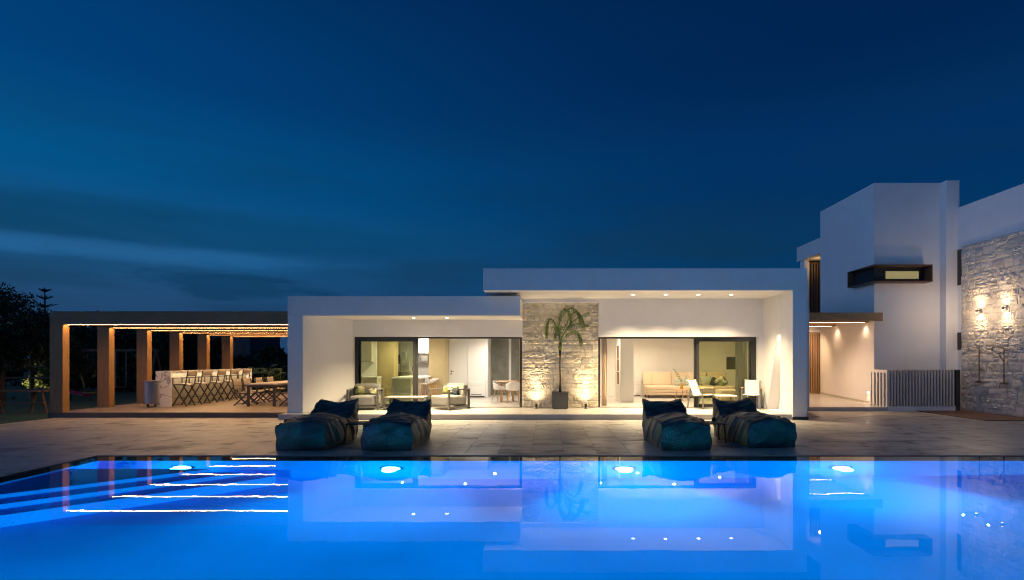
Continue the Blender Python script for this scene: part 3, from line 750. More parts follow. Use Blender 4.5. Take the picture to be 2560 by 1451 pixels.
def set_cols(o, cols):
    a_ = o.data.color_attributes.new('print', 'FLOAT_COLOR', 'POINT')
    a_.data.foreach_set('color', np.concatenate([cols, np.ones((len(cols), 1))], 1).ravel().astype(np.float32))
def pillow(name, label, loc, rot, sx, sy, sz, m_, cat='pillow', seed=0, pr=False, group=None):
    b = soft_box(sx, sy, sz, 0, 28 if pr else 8)
    v = []
    for x, y, z in b.v:          # pinch the corners
        u, w_ = abs(x)/(sx/2), abs(z-sz/2)/(sz/2)
        v.append((x*(1-.06*w_*w_), y*(1-.75*max(u, w_)**4)*(1.15), (z-sz/2)*(1-.06*u*u)))
    b.v = v
    o = b.build(name, m_, smooth=True); o.location = loc; o.rotation_euler = rot
    tag(o, label, cat, group)
    if pr:
        c = np.array(v)[:, [0, 2]]
        set_cols(o, leaf_print(c, seed, (.05, .045, .03), [((.03, .06, .10), (.42, .38, .22)), ((.09, .07, .03), (.20, .22, .05)), ((.02, .03, .03), (.55, .50, .36))], 12, .22))
    return o
def armchair(label, loc, rz):
    t = thing('lounge_armchair', label, 'armchair', loc, rz, 'low lounge armchairs on the terrace'); W, D = .95, .89; fm = M['greyframe']
    for sx in (-1, 1):
        for sy in (-1, 1):
            MB().bar((sx*(W/2-.03), sy*(D/2-.03), .0), (sx*(W/2-.03), sy*(D/2-.03), .60), .06, .06).build('leg', fm, t, bevel=.003)
        MB().box(sx*(W/2-.03)-.032, sx*(W/2-.03)+.032, -D/2, D/2, .601, .635).build('armrest', fm, t, bevel=.003)
        MB().box(sx*(W/2-.03)-.026, sx*(W/2-.03)+.026, -D/2+.06, D/2-.06, .06, .12).build('side_rail', fm, t)
    for y0_, y1_, z0_, z1_ in ((-D/2+.005, -D/2+.055, .06, .13), (D/2-.055, D/2-.005, .06, .13), (D/2-.045, D/2-.015, .54, .60)): MB().box(-W/2+.06, W/2-.06, y0_, y1_, z0_, z1_).build('cross_rail', fm, t)
    o = soft_box(W-.14, D-.06, .29, .025).build('seat_cushion', M['cushion'], t, smooth=True); o.location = (0, -.02, .135)
    o = soft_box(W-.16, .20, .40, .0).build('back_cushion', M['cushion'], t, smooth=True); o.location = (0, D/2-.15, .38); o.rotation_euler = (-.12, 0, 0)
    return t
aY = 17.75
armchair('grey lounge armchair facing the pool by the kitchen door', (X_(914, aY), aY, ZT), R(6))
pillow('patterned_pillow', 'botanical print pillow on the armchair facing the pool', (X_(912, aY)-.01, aY+.10, ZT+.575), (-.22, 0, R(6)), .74, .16, .30, M['print2'], seed=4, pr=True)
ca, cb = Vector((-2.94, 17.2, 0)), Vector((-.55, -.70, 0)).normalized()
rzB = math.atan2(cb.y, cb.x)+PI/2
cc = ca-cb*.445+Vector((-.70, .55, 0)).normalized()*.47
armchair('grey lounge armchair turned sideways beside the coffee table', (cc.x, cc.y, ZT), rzB)
pb = cc-cb*.10+Vector((-.70, .55, 0)).normalized()*.05
pillow('patterned_pillow', 'pale botanical print pillow on the sideways armchair', (pb.x, pb.y, ZT+.585), (-.25, 0, rzB), .66, .17, .31, M['print2'], seed=11, pr=True)
tY = F/81.9
ct = thing('coffee_table', 'low grey rectangular coffee table between the two armchairs', 'coffee table', (X_(957.5, tY), tY, ZT))
MB().box(0, 1.24, 0, .76, .345, .385).build('table_top', M['greyframe'], ct, bevel=.004)
MB().box(.02, 1.22, .02, .74, .3855, .392).build('top_plate', mat('ceramic_plate', (.40, .39, .36), .3), ct)
for x in (.0, 1.18):
    for y in (.0, .70): MB().box(x, x+.06, y, y+.06, 0, .344).build('leg', M['greyframe'], ct)

def sling_chair(label, loc, rz):
    t = thing('sling_chair', label, 'chair', loc, rz, 'white sling armchairs on the right of the terrace'); W, D = .56, .56; fm = M['greyframe']
    for sx in (-1, 1):
        x = sx*W/2
        MB().bar((x, -D/2, 0), (x, -D/2+.04, .64), .04, .032, (0, 1, 0)).build('leg', fm, t, bevel=.002)
        MB().bar((x, D/2+.02, 0), (x, D/2-.08, .62), .04, .032, (0, 1, 0)).build('leg', fm, t, bevel=.002)
        MB().box(x-.028, x+.028, -D/2+.0, D/2-.06, .641, .665).build('armrest', M['teak'], t, bevel=.004)
        s_ = MB(); xi = sx*(W/2-.05)
        s_.bar((xi, -D/2+.02, .43), (xi, D/2-.14, .40), .03, .03); s_.bar((xi, D/2-.15, .40), (xi, D/2+.06, .88), .03, .03, (0, 1, 0)); s_.bar((xi, D/2-.05, .62), (x, D/2-.07, .62), .03, .03); s_.bar((xi, -D/2+.04, .43), (x, -D/2+.02, .43), .03, .03); s_.bar((xi, D/2-.10, .40), (x, D/2-.05, .40), .03, .03)
        s_.build('side_frame', fm, t)
    def sl(u, v):
        prof = [(-D/2+.01, .45), (-D/2+.06, .455), (D/2-.20, .425), (D/2-.13, .45), (D/2-.09, .54), (D/2-.02, .70), (D/2+.075, .90)]
        q = v*(len(prof)-1); i = min(int(q), len(prof)-2); f_ = q-i
        y = prof[i][0]*(1-f_)+prof[i+1][0]*f_; z = prof[i][1]*(1-f_)+prof[i+1][1]*f_
        return ((u-.5)*(W-.07), y, z-.012*math.sin(PI*u))
    o = MB().grid(sl, 6, 18).build('sling', M['sling'], t, smooth=True); o.modifiers.new('s', 'SOLIDIFY').thickness = .012
    return t
sling_chair('white sling chair turned right in front of the dark door post', (X_(1752, 17.95), 17.95, ZT), R(40))
sling_chair('white sling chair at the right wall facing the pool', (X_(1879, 17.95), 17.95, ZT), R(-24))
lt = thing('side_table', 'small low white-topped table between the sling chairs', 'side table', (X_(1812, 18.0), 18.0, ZT))
MB().box(-.30, .30, -.27, .27, .39, .42).build('table_top', M['sling'], lt, bevel=.003)
for x in (-.27, .27):
    for y in (-.24, .24): MB().box(x-.02, x+.02, y-.02, y+.02, 0, .389).build('leg', M['greyframe'], lt)

# potted palm
pY = 18.0
palm = thing('potted_palm', 'slender drooping palm in a grey cube planter before the stone', 'potted palm', (X_(1400, F/78.7), pY, ZT))
pt = MB(); h_ = .25
pt.box(-h_, h_, -h_, h_, .02, .50); pt.box(-h_-.012, h_+.012, -h_-.012, -h_+.03, .501, .525); pt.box(-h_-.012, h_+.012, h_-.03, h_+.012, .501, .525); pt.box(-h_-.012, -h_+.03, -h_+.03, h_-.03, .501, .525); pt.box(h_-.03, h_+.012, -h_+.03, h_-.03, .501, .525)
pt.box(-h_+.03, h_-.03, -h_+.03, h_-.03, 0, .02)
po = pt.build('planter', M['planter'], palm)
MB().box(-h_+.03, h_-.03, -h_+.03, h_-.03, .5005, .512).build('soil', M['soil'], po)
MB().tube([(0, 0, .5), (.01, 0, .9), (-.01, 0, 1.3), (0, 0, 1.62), (.0, 0, 1.85)], [.045, .026, .022, .022, .045], 10).build('trunk', M['trunk'], palm, smooth=True)
MB().tube([(0, 0, 1.84), (0, 0, 1.96), (.01, 0, 2.12)], [.050, .062, .03], 10).build('crownshaft', M['philo'], palm, smooth=True)
def frond(path, seed, length=.30, droop=.72, n=58):
    """arching rachis with hanging leaflets"""
    rg_ = random.Random(seed); b = MB(); pts = [Vector(p) for p in path]
    def at(t_):
        q = t_*(len(pts)-1); i = min(int(q), len(pts)-2); f_ = q-i
        p0, p1, p2, p3 = pts[max(i-1, 0)], pts[i], pts[i+1], pts[min(i+2, len(pts)-1)]
        return .5*((2*p1)+(-p0+p2)*f_+(2*p0-5*p1+4*p2-p3)*f_*f_+(-p0+3*p1-3*p2+p3)*f_**3)
    b.tube([at(i/12) for i in range(13)], [.014*(1-.8*i/12) for i in range(13)], 5)
    for i in range(n):
        t_ = .22+.78*i/(n-1); p = at(t_); d = unit(at(min(t_+.02, 1))-at(max(t_-.02, 0)))
        for s_ in (-1, 1):
            sd = d.cross(Vector((0, 0, 1))); sd = unit(sd if sd.length > .1 else Vector((0, 1, 0)))*s_
            l_ = length*(1-.55*abs(t_-.5))*rg_.uniform(.8, 1.15)
            q0 = p; jt = Vector((rg_.uniform(-.25, .25), rg_.uniform(-.25, .25), rg_.uniform(-.2, .2))); q1 = p+(sd*.45+d*.5+Vector((0, 0, .05))+jt)*l_*.40; q2 = q1+(sd*.15+d*.3+jt*.6+Vector((0, 0, -droop)))*l_*.8
            wv = unit((q1-q0).cross(Vector((rg_.uniform(-.3, .3), 1, .4))))*.0068
            b.add([q0-wv*.6, q0+wv*.6, q1+wv, q1-wv, q2], [(0, 1, 2, 3), (3, 2, 4)])
    return b
paths = [  # local coordinates, x right, z up
    [(0, 0, 2.05), (.10, -.05, 2.45), (.28, -.12, 2.85), (.45, -.16, 3.02), (.62, -.18, 2.93), (.72, -.2, 2.7)],
    [(0, 0, 2.05), (-.05, -.05, 2.5), (.08, -.1, 2.95), (.32, -.1, 3.15), (.55, -.1, 3.02), (.66, -.1, 2.72)],
    [(0, 0, 2.05), (-.08, .02, 2.45), (-.2, .02, 2.75), (-.33, .0, 2.80), (-.40, .0, 2.62), (-.42, 0, 2.4)],
    [(0, 0, 2.05), (.14, .05, 2.4), (.38, .02, 2.62), (.60, .0, 2.68), (.86, 0, 2.62)],
    [(0, 0, 2.05), (-.02, -.14, 2.35), (-.05, -.3, 2.55), (-.08, -.42, 2.5), (-.1, -.48, 2.3)],
    [(0, 0, 2.05), (.2, -.02, 2.3), (.42, -.05, 2.42), (.58, -.06, 2.34), (.66, -.06, 2.15)],
    [(0, 0, 2.05), (.22, .0, 2.55), (.5, .0, 2.82), (.78, .0, 2.98), (.88, 0, 3.02)],
    [(0, 0, 2.05), (-.04, -.02, 2.6), (.02, -.04, 2.98), (.15, -.06, 3.1), (.28, -.08, 2.98), (.34, -.1, 2.7)]]
for i, p in enumerate(paths): frond(p, i, .42 if i not in (3, 6) else .26).build('frond', M['palmleaf'], palm)
# uplights at the foot of the stone
def uplight(x, label):
    t = thing('spotlight', label, 'spotlight', (x, YB-.20, ZT), 0, 'ground spotlights washing the stone')
    MB().lathe([(.05, 0), (.05, .012), (.014, .014), (.014, .04)], 16).build('base', M['black'], t)
    o = MB().lathe([(.034, .0), (.040, .01), (.040, .10), (.034, .10), (.032, .07), (.001, .069)], 18).build('housing', M['black'], t); o.location = (0, 0, .04); o.rotation_euler = (-.18, 0, 0)
    MB().lathe([(.030, 0), (.001, .001)], 14, cap=False).build('lens', M['lens'], t, loc=(0, .014, .125))
    lamp('spot_lamp', 'SPOT', (0, .022, .16), 44, (1, .74, .44), t, aim=(0, .55, 1), size=.02, angle=112, blend=1.0)
    lamp('spot_beam', 'SPOT', (0, .022, .16), 150, (1, .74, .44), t, aim=(0, .20, 1), size=.02, angle=58, blend=1.0)
uplight(X_(1341, YB-.1), 'small black ground spotlight left of the potted palm')
uplight(X_(1464, YB-.1), 'small black ground spotlight right of the potted palm')

# ------------------------------------------------------------------ kitchen and living room contents
isl = thing('kitchen_island', 'white kitchen island with overhanging worktop seen through the door', 'kitchen island', (0, 0, ZT))
iy0, iy1 = F/71.4, F/64
ix0, ix1 = X_(979, iy0), X_(1048, iy0)
MB().box(ix0, ix1-.32, iy0+.03, iy1, 0, .87).build('cabinet', mat('grey_lacquer', (.40, .41, .38), .3), isl)
MB().box(ix0-.02, ix1, iy0, iy1+.02, .871, .92).build('worktop', M['whitelac'], isl, bevel=.003)
MB().box(ix1-.31, ix1-.27, iy0+.02, iy0+.06, 0, .87).build('leg_panel', M['whitelac'], isl)
MB().box(ix1-.315, ix1-.30, iy0+.03, iy1, .002, .868).build('back_panel', mat('oak_pale_panel', (.62, .55, .45), .5), isl)
tp = thing('kitchen_tap', 'black arched tap on the kitchen island', 'tap', (X_(1043, 20.6), 20.6, ZT+.921))
MB().tube([(0, 0, 0), (0, 0, .30)]+[(-.09+.09*math.cos(a_), 0, .30+.09*math.sin(a_)) for a_ in np.linspace(0, PI, 9)]+[(-.18, 0, .22)], .013, 8).build('spout', M['black'], tp, smooth=True)
MB().lathe([(.03, 0), (.03, .02), (.015, .03)], 14).build('base', M['black'], tp)
def kstool(label, loc):
    t = thing('kitchen_stool', label, 'bar stool', loc, R(-90), 'white counter stools at the kitchen island')
    def f_(u, v):
        a_ = (u-.5)*2; y = (v-.5)*.40
        return (a_*.22, y, .66+.03*a_*a_+(.16*max(0, (v-.55)/.45)**1.6))
    MB().grid(f_, 8, 8).build('shell', M['whiteplastic'], t, smooth=True).modifiers.new('s', 'SOLIDIFY').thickness = .018
    for sx in (-1, 1):
        for sy in (-1, 1): MB().tube([(sx*.13, sy*.12, .65), (sx*.20, sy*.19, 0)], [.016, .011], 8).build('leg', M['oak'], t)
    MB().box(-.17, .17, -.18, -.165, .24, .26).build('footrest', M['oak'], t)
for i, y in enumerate((20.6, 21.25, 21.9)): kstool(f'white shell stool with oak legs, {ords[i]} along the kitchen island', (ix1+.10+.10*i*0, y, ZT))
kc = thing('kitchen_cabinets', 'pale kitchen wall units and tall cabinets behind tinted glass', 'cabinets', (0, 0, ZT))
ky = 22.6
MB().box(-7.25, X_(950, 21.0), 20.6, 21.2, 0, .88).build('base_unit', M['olive'], kc)
MB().box(-7.27, X_(950, 21.0)+.02, 20.58, 21.2, .881, .92).build('worktop', M['whitelac'], kc)
MB().box(-7.25, X_(934, 21.1), 20.85, 21.2, 1.45, 2.6).build('wall_unit', M['olive'], kc)
MB().box(-7.25, X_(941, 21.2), 21.201, 21.3, 0, 2.6).build('back_panel', M['whitelac'], kc)
MB().box(X_(941, 21.4), X_(985, 21.4), 21.4, 22.0, 0, 2.55).build('tall_unit', M['beige'], kc)
MB().box(X_(1072, 22.0), X_(1108, 22.0), 22.0, YK+.0, 0, ci-ZT-.01).build('tall_unit', M['beige'], kc)
MB().box(X_(985, 22.9), X_(1073, 22.9), 22.9, 23.1, .0, ci-ZT-.02).build('splashback', M['whitelac'], kc)
MB().box(X_(1043, 22.8), X_(1073, 22.8), 22.6, 22.85, Z_(884, 22.7)-ZT, 2.6).build('wall_unit', M['whitelac'], kc)
MB().box(X_(1043, 22.8), X_(1073, 22.8), 22.62, 22.85, Z_(909, 22.7)-ZT, Z_(884.5, 22.7)-ZT).build('open_shelf', mat('grey_niche', (.16, .16, .15), .6), kc)
MB().box(X_(1056, 22.8), X_(1071, 22.8), 22.60, 22.618, Z_(903, 22.7)-ZT, Z_(890, 22.7)-ZT).build('oven_glass', mat('oven_front', (.35, .33, .29), .2), kc)
MB().box(X_(985, 22.6), X_(1108, 22.6)-.3, 22.55, 22.89, 0, .90).build('counter', M['whitelac'], kc)
MB().box(X_(988, 22.4), X_(1024, 22.4), 22.3, 22.5, .9, 1.05).build('shelf_box', M['steel'], kc)
# extractor column and dark appliances
MB().box(X_(997, 22.0), X_(1000, 22.0), 22.2, 22.3, 1.1, 2.3).build('column', M['steel'], kc)
MB().box(X_(985.5, 22.0), X_(996, 22.0), 22.1, 22.29, 1.38, 1.73).build('appliance', M['darkframe'], kc)
MB().box(X_(1003, 22.0), X_(1013, 22.0), 22.1, 22.29, 1.35, 1.85).build('appliance', mat('grey_appliance', (.15, .155, .14), .4), kc)
def heater(label, x0, x1, Yw, y0, y1):
    t = thing('wall_heater', label, 'heater', (X_((x0+x1)/2, Yw), Yw-.12, 0), 0); W = X_(x1, Yw)-X_(x0, Yw); z0, z1 = Z_(y1, Yw), Z_(y0, Yw)
    MB().box(-W/2, W/2, 0, .118, z0+.05, z1).build('casing', M['whitelac'], t, bevel=.008)
    MB().box(-W/2+.06, W/2-.06, -.004, .0, z1-.17, z1-.16).build('seam', M['olive'], t)
    for i in range(3): MB().box(-W/2+.12, W/2-.15, -.005, -.0005, z0+.085+.018*i, z0+.095+.018*i).build('grille_slat', M['darkframe'], t)
    MB().box(-W/2+.05, W/2-.05, .01, .118, z0, z0+.049).build('foot', M['darkframe'], t)
heater('white floor heater beside the kitchen door', 1171, 1214, YK, 953, 993)
YL = F/58.7
hp(MB().box(xlr+.5, xr_out+1.0, YL, YL+.1, ZT, ci), 'living_rear_wall', M['render_in'])
hp(MB().box(xlr+.5, xr_out+1.0, YL-.014, YL-.001, ZT, ZT+.09), 'baseboard', M['whitelac'])
heater('white floor heater between the tall cabinet and sofa', 1584, 1602, YL, 952, 991)
hp(MB().box(X_(1605.5, YL), X_(1611.5, YL), YL-.012, YL-.001, Z_(958, YL), Z_(952.5, YL)), 'switch_plate', M['black'])
tc_ = thing('tall_cabinet', 'tall white cabinet with timber shelf niche in living room', 'cabinet', (X_(1550.5, F/69.4), F/69.4, ZT))
cw = X_(1584, F/69.4)-X_(1550.5, F/69.4)
MB().box(.06, cw, 0, 1.45, 0, ci-ZT-.01).build('carcass', M['whitelac'], tc_)
MB().box(0, .059, 0, .30, 0, ci-ZT-.011).build('side_panel', M['whitelac'], tc_); MB().box(0, .059, 1.15, 1.45, 0, ci-ZT-.011).build('side_panel', M['whitelac'], tc_)
MB().box(0, .059, .30, 1.15, 0, .62).build('side_panel', M['whitelac'], tc_); MB().box(0, .059, .30, 1.15, 2.05, ci-ZT-.011).build('side_panel', M['whitelac'], tc_)
MB().box(.03, .0595, .30, 1.15, .62, 2.05).build('niche_back', mat('walnut_niche', (.23, .12, .055), .5, var=.2, vscale=6, stretch=(4, 4, .5)), tc_)
for z in (1.08, 1.55): MB().box(.002, .03, .30, 1.15, z, z+.03).build('shelf', M['whitelac'], tc_)
# sofa
sY = 22.75
sofa = thing('sofa', 'long cream sofa with stacked seat cushions in the living room', 'sofa', (X_(1614, sY), sY, ZT))
sw = 3.6
for i in range(2):
    for j, (z, hh, dy) in enumerate(((.12, .13, .0), (.235, .14, -.03), (.355, .13, -.06))):
        o = soft_box(sw/2-.01, 1.0, hh, .015, 12).build('seat_cushion', M['sofa'], sofa, smooth=True); o.location = (sw/4+i*sw/2, .5+dy, z)
for i, (x, w_) in enumerate(((.25, .42), (.78, .82), (1.5, .76), (2.25, .78), (3.1, .82))):
    o = soft_box(w_, .26, .56, 0, 10).build('back_cushion', M['sofa'], sofa, smooth=True); o.location = (x, .88-.06*(i % 2), .47); o.rotation_euler = (-.2, 0, .03*(i-2))
for x in (.15, 1.8, 3.4):
    for y in (.1, .9): MB().tube([(x, y, 0), (x, y, .125)], .02, 8).build('leg', M['black'], sofa)
pillow('throw_pillow', 'sage green pillow on the sofa behind the vase', (X_(1700, 23.0), 23.0, ZT+.62), (-.3, 0, 0), .5, .16, .32, M['pillowgrey'])
pillow('throw_pillow', 'green pillow on the sofa just inside the glass leaf', (X_(1768, 23.1), 23.1, ZT+.68), (-.3, 0, .1), .55, .18, .42, M['pillowgrey'])
pillow('throw_pillow', 'black pillow tilted on the sofa behind glass', (X_(1788, 23.0), 22.95, ZT+.62), (-.3, .5, 0), .42, .15, .36, M['pillowdark'])
pillow('throw_pillow', 'dark patterned pillow leaning at the sofa corner', (X_(1803, 22.8), 22.85, ZT+.64), (-.3, -.6, 0), .46, .15, .40, M['print2'], seed=21, pr=True)
sch = thing('sofa_armrest_pouf', 'cream upholstered pouf at the right end of the sofa', 'pouf', (X_(1822, 21.6), 21.6, ZT))
soft_box(.85, .8, .40, .02, 10).build('cushion', M['sofa'], sch, smooth=True); MB().box(-.3, .3, -.3, .3, 0, .02).build('base', M['black'], sch)
vt = thing('vase_table', 'small round table with turned legs before the sofa', 'side table', (X_(1705, 21.4), 21.4, ZT))
MB().lathe([(.30, .0), (.31, .01), (.31, .025), (.30, .03)], 28, (0, 0, .40)).build('table_top', M['oak'], vt)
for a_ in range(3): MB().tube([(.2*math.cos(a_*2.09+.4), .2*math.sin(a_*2.09+.4), .40), (.27*math.cos(a_*2.09+.4), .27*math.sin(a_*2.09+.4), 0)], .018, 8).build('leg', M['oak'], vt)
vz = thing('leaf_vase', 'amber glass vase holding one big split leaf', 'vase', (X_(1704, 21.4), 21.4, ZT+.431))
MB().lathe([(.045, 0), (.06, .04), (.065, .12), (.04, .20), (.045, .24)], 18).build('vase', M['glassvase'], vz, smooth=True)
def split_leaf(b, base, tip, wid, n=7, up=Vector((0, -.35, .94))):
    base, tip = Vector(base), Vector(tip); d = tip-base; L_ = d.length; d = unit(d); s_ = unit(d.cross(up)); nn = s_.cross(d)
    b.add([base-s_*.006, base+s_*.006, tip], [(0, 1, 2)])
    for i in range(n):
        t_ = (i+.3)/n; c = base+d*L_*t_+nn*.08*L_*math.sin(PI*t_)
        wl = wid*math.sin(PI*(.15+.8*t_))**.6
        for g_ in (-1, 1):
            e = c+(s_*g_*.8+d*.45)*wl-nn*wl*.18
            b.add([c-d*L_*.045, c+d*L_*.055, e+d*L_*.03, e-d*L_*.02], [(0, 1, 2, 3)])
lf = MB(); split_leaf(lf, (0, 0, .30), (-.34, -.1, .78), .24); split_leaf(lf, (0, 0, .28), (.22, -.1, .50), .20); lf.tube([(0, 0, .02), (0, 0, .38)], .006, 5)
lf.build('leaves', M['philo'], vz)
# wall recess and air slit in the living room
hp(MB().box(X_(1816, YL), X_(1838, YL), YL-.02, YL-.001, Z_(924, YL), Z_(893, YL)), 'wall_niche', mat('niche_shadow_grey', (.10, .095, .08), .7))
hp(MB().box(X_(1680, YL), X_(1737, YL), YL-.03, YL-.001, Z_(857.5, YL), Z_(855, YL)), 'wall_slot', M['whitelac'])
def curtain(label, x0, x1, Yc, z1, m_=None, folds=5):
    t = tag(MB().grid(lambda u, v: (x0+(x1-x0)*u+.02*math.sin(v*3+u*6)*(1-v), Yc+.028*math.sin(u*folds*2*PI)*(.7+.3*(1-v)), ZT+.02+(z1-ZT-.02)*v), folds*10, 10).build('curtain', m_ or M['curtain'], smooth=True), label, 'curtain')
    t.modifiers.new('s', 'SOLIDIFY').thickness = .006
    return t
curtain('beige curtain gathered at the left of the living room door', X_(1504, YD+.25), X_(1518, YD+.25), YD+.28, 2.7, folds=4)
curtain('beige curtain gathered against the stone side of the kitchen', X_(1298, YD+.3), X_(1306, YD+.3), YD+.30, 2.7, folds=3)
curtain('pale curtain behind the right glass leaf of living room', X_(1838, YD+.6), X_(1868, YD+.6), YD+.6, 2.7, mat('sheer_curtain', (.60, .58, .48), .9), folds=6)
dtb = thing('kitchen_table', 'small oak dining table beside the grey concrete wall', 'table', (X_(1268, 21.2), 21.2, ZT))
MB().lathe([(.42, 0), (.43, .01), (.43, .03), (.41, .04)], 36, (0, 0, .71)).build('table_top', M['oak'], dtb)
for sx in (-1, 1):
    for sy in (-1, 1): MB().bar((sx*.22, sy*.22, 0), (sx*.20, sy*.20, .71), .05, .05).build('leg', M['oak'], dtb)
def shell_chair(label, loc, rz):
    t = thing('shell_chair', label, 'chair', loc, rz, 'white shell chairs at the kitchen table')
    def f_(u, v):     # bucket: u around, v from centre to rim
        a_ = u*2*PI; back = .5-.5*math.sin(a_)   # a=-pi/2 is the back (+y)
        back = .5+.5*math.sin(a_)
        r = .24*min(1, v*1.7)+.05*max(0, v-.55); h = .45+max(0, v-.5)**1.3*(.25+.55*back**1.2)
        return (r*1.1*math.cos(a_), r*math.sin(a_), h)
    MB().grid(f_, 28, 10, True).build('shell', M['whiteplastic'], t, smooth=True).modifiers.new('s', 'SOLIDIFY').thickness = .014
    for sx in (-1, 1):
        for sy in (-1, 1): MB().tube([(sx*.12, sy*.12, .455), (sx*.24, sy*.23, 0)], [.019, .012], 8).build('leg', M['oak'], t)
shell_chair('white shell chair left of the kitchen table', (X_(1250, 20.75), 20.75, ZT), R(70))
shell_chair('white shell chair with its back to the pool at kitchen table', (X_(1284, 20.2), 20.2, ZT), R(190))

# ------------------------------------------------------------------ main house on the right
XW, YM, ZM = 11.33, F/72.4, 7.80
main = thing('main_house', 'tall white two-storey house with stone wing at the right', 'house', (XW, YM, 0))
def mp_(mb, name, m_, par=None, **kw):
    mb.v = [(x-XW, y-YM, z) for x, y, z in mb.v]; return mb.build(name, m_, par or main, **kw)
xf = X_(2350, YM)
mp_(MB().box(XW, xf, YM, 23.5, -.02, ZM), 'tower_wall', M['render'], bevel=.01)
mp_(MB().box(xf+.001, xf+.46, YM-.30, 22.0, -.02, ZM-.01), 'fin_wall', M['render'], bevel=.01)
mp_(MB().box(14.0, 15.6, 11.0, YM+.8, -.02, 6.86), 'wing_wall', M['render'], bevel=.01)
mp_(MB().box(XW+.001, 16, 23.5, 25.7, 6.09, 6.74), 'rear_roof', M['render'])
mp_(MB().box(XW+.02, XW+.24, 25.0, 25.4, 3.3, 6.08), 'pier', M['render'])
mp_(MB().box(XW+.5, 15, 25.5, 25.7, 3.3, 6.085), 'balcony_back', M['frame'])
mp_(MB().box(XW+.02, 15, 23.51, 26.5, 3.05, 3.28), 'balcony_slab', M['render'])
scn = mp_(MB().box(XW+.24, 12.6, 25.10, 25.13, 5.93, 5.98), 'timber_screen', M['screen_dark'])
for i in range(11):
    x = XW+.26+.118*i; mp_(MB().box(x, x+.055, 25.08, 25.15, 3.29, 5.925), 'slat', M['screen_dark'], scn)
lamp('balcony_lamp', 'POINT', (.55, 24.6-YM, 5.75), 5, (1, .62, .25), main, size=.08)
# gate of timber slats at the end of the passage
gt = mp_(MB().box(7.2, XW+.6, 23.62, 23.66, 2.74, 2.80), 'slat_gate', M['screen'])
for i in range(30):
    x = XW+.55-.098*i
    if x < 8.6: break
    mp_(MB().box(x, x+.05, 23.60, 23.68, .30, 2.738), 'slat', M['screen'], gt)
mp_(MB().box(7.2, XW+.7, 23.62, 23.66, .285, .34), 'bottom_rail', M['screen'], gt)
mp_(MB().box(8.56, XW+.9, 23.55, 23.75, 2.82, 3.04), 'lintel', M['render'])
# passage floor, rising gently
pf = MB(); y0, y1 = 18.72, 24.3
pf.add([(7.36, y0, 0), (XW+.02, y0, 0), (XW+.02, y1, .0), (7.36, y1, 0), (7.36, y0, .128), (XW+.02, y0, .128), (XW+.02, y1, .30), (7.36, y1, .30)], [(0, 3, 2, 1), (4, 5, 6, 7), (0, 1, 5, 4), (1, 2, 6, 5), (2, 3, 7, 6), (3, 0, 4, 7)])
mp_(pf, 'entrance_floor', M['terrace'])
sk = MB(); sk.add([(XW-.012, YM, .128), (XW-.001, YM, .128), (XW-.001, 23.5, .277), (XW-.012, 23.5, .277), (XW-.012, YM, .21), (XW-.001, YM, .21), (XW-.001, 23.5, .357), (XW-.012, 23.5, .357)], [(0, 3, 2, 1), (4, 5, 6, 7), (0, 1, 5, 4), (1, 2, 6, 5), (2, 3, 7, 6), (3, 0, 4, 7)])
mp_(sk, 'skirting', M['olive'])
# timber canopy with light strips
can = mp_(MB().box(7.30, XW+.02, F/74.2, F/74.2+.14, 3.0, 3.28), 'canopy', M['canopywood'], bevel=.003)
for y in (19.94, 22.24):
    mp_(MB().box(7.30, XW-.002, y, y+.14, 3.0, 3.055), 'joist', M['canopywood'], can)
mp_(MB().box(7.3, XW-.003, F/74.2+.145, 23.5, 3.056, 3.12), 'soffit', M['canopywood'], can)
for y in (20.0, 22.3, 24.0):
    if y < 23.5: mp_(MB().box(7.5, XW-.14, y, y+.03, 2.996, 2.9995), 'light_strip', M['led2'], can)
for y in (20.15, 22.1):
    lamp('canopy_and_fill_lamp', 'SPOT', (-.16, y-YM, 2.99), 26, (1, .66, .40), main, aim=(.06, 0, -1), size=.05, angle=104, blend=1.0)
lamp('canopy_and_fill_lamp', 'SPOT', (-1.0, 22.6-YM, 2.9), 170, (1, .66, .36), main, aim=(.2, .9, -1), size=.04, angle=120, blend=.9)  # spot without a fixture, added to brighten the slat gate
lamp('canopy_and_fill_lamp', 'SPOT', (-2.2, 20.6-YM, 2.98), 330, (1, .68, .43), main, aim=(.1, -.1, -1), size=.05, angle=140, blend=.8)  # unseen fill spot added to brighten the whole passage
wl_y = F/((2172-XV)/XW)
sl_ = mp_(MB().box(XW-.012, XW-.001, wl_y-.07, wl_y+.07, Z_(986, wl_y), Z_(978, wl_y)), 'step_light', M['whiteplastic'])
mp_(MB().box(XW-.016, XW-.0125, wl_y-.05, wl_y+.05, Z_(985, wl_y), Z_(979, wl_y)), 'lens', M['lens'], sl_)
lamp('step_lamp', 'SPOT', (-.06, wl_y-YM, Z_(982, wl_y)), 7, (1, .76, .45), main, aim=(-.5, 0, -1), size=.02, angle=120)
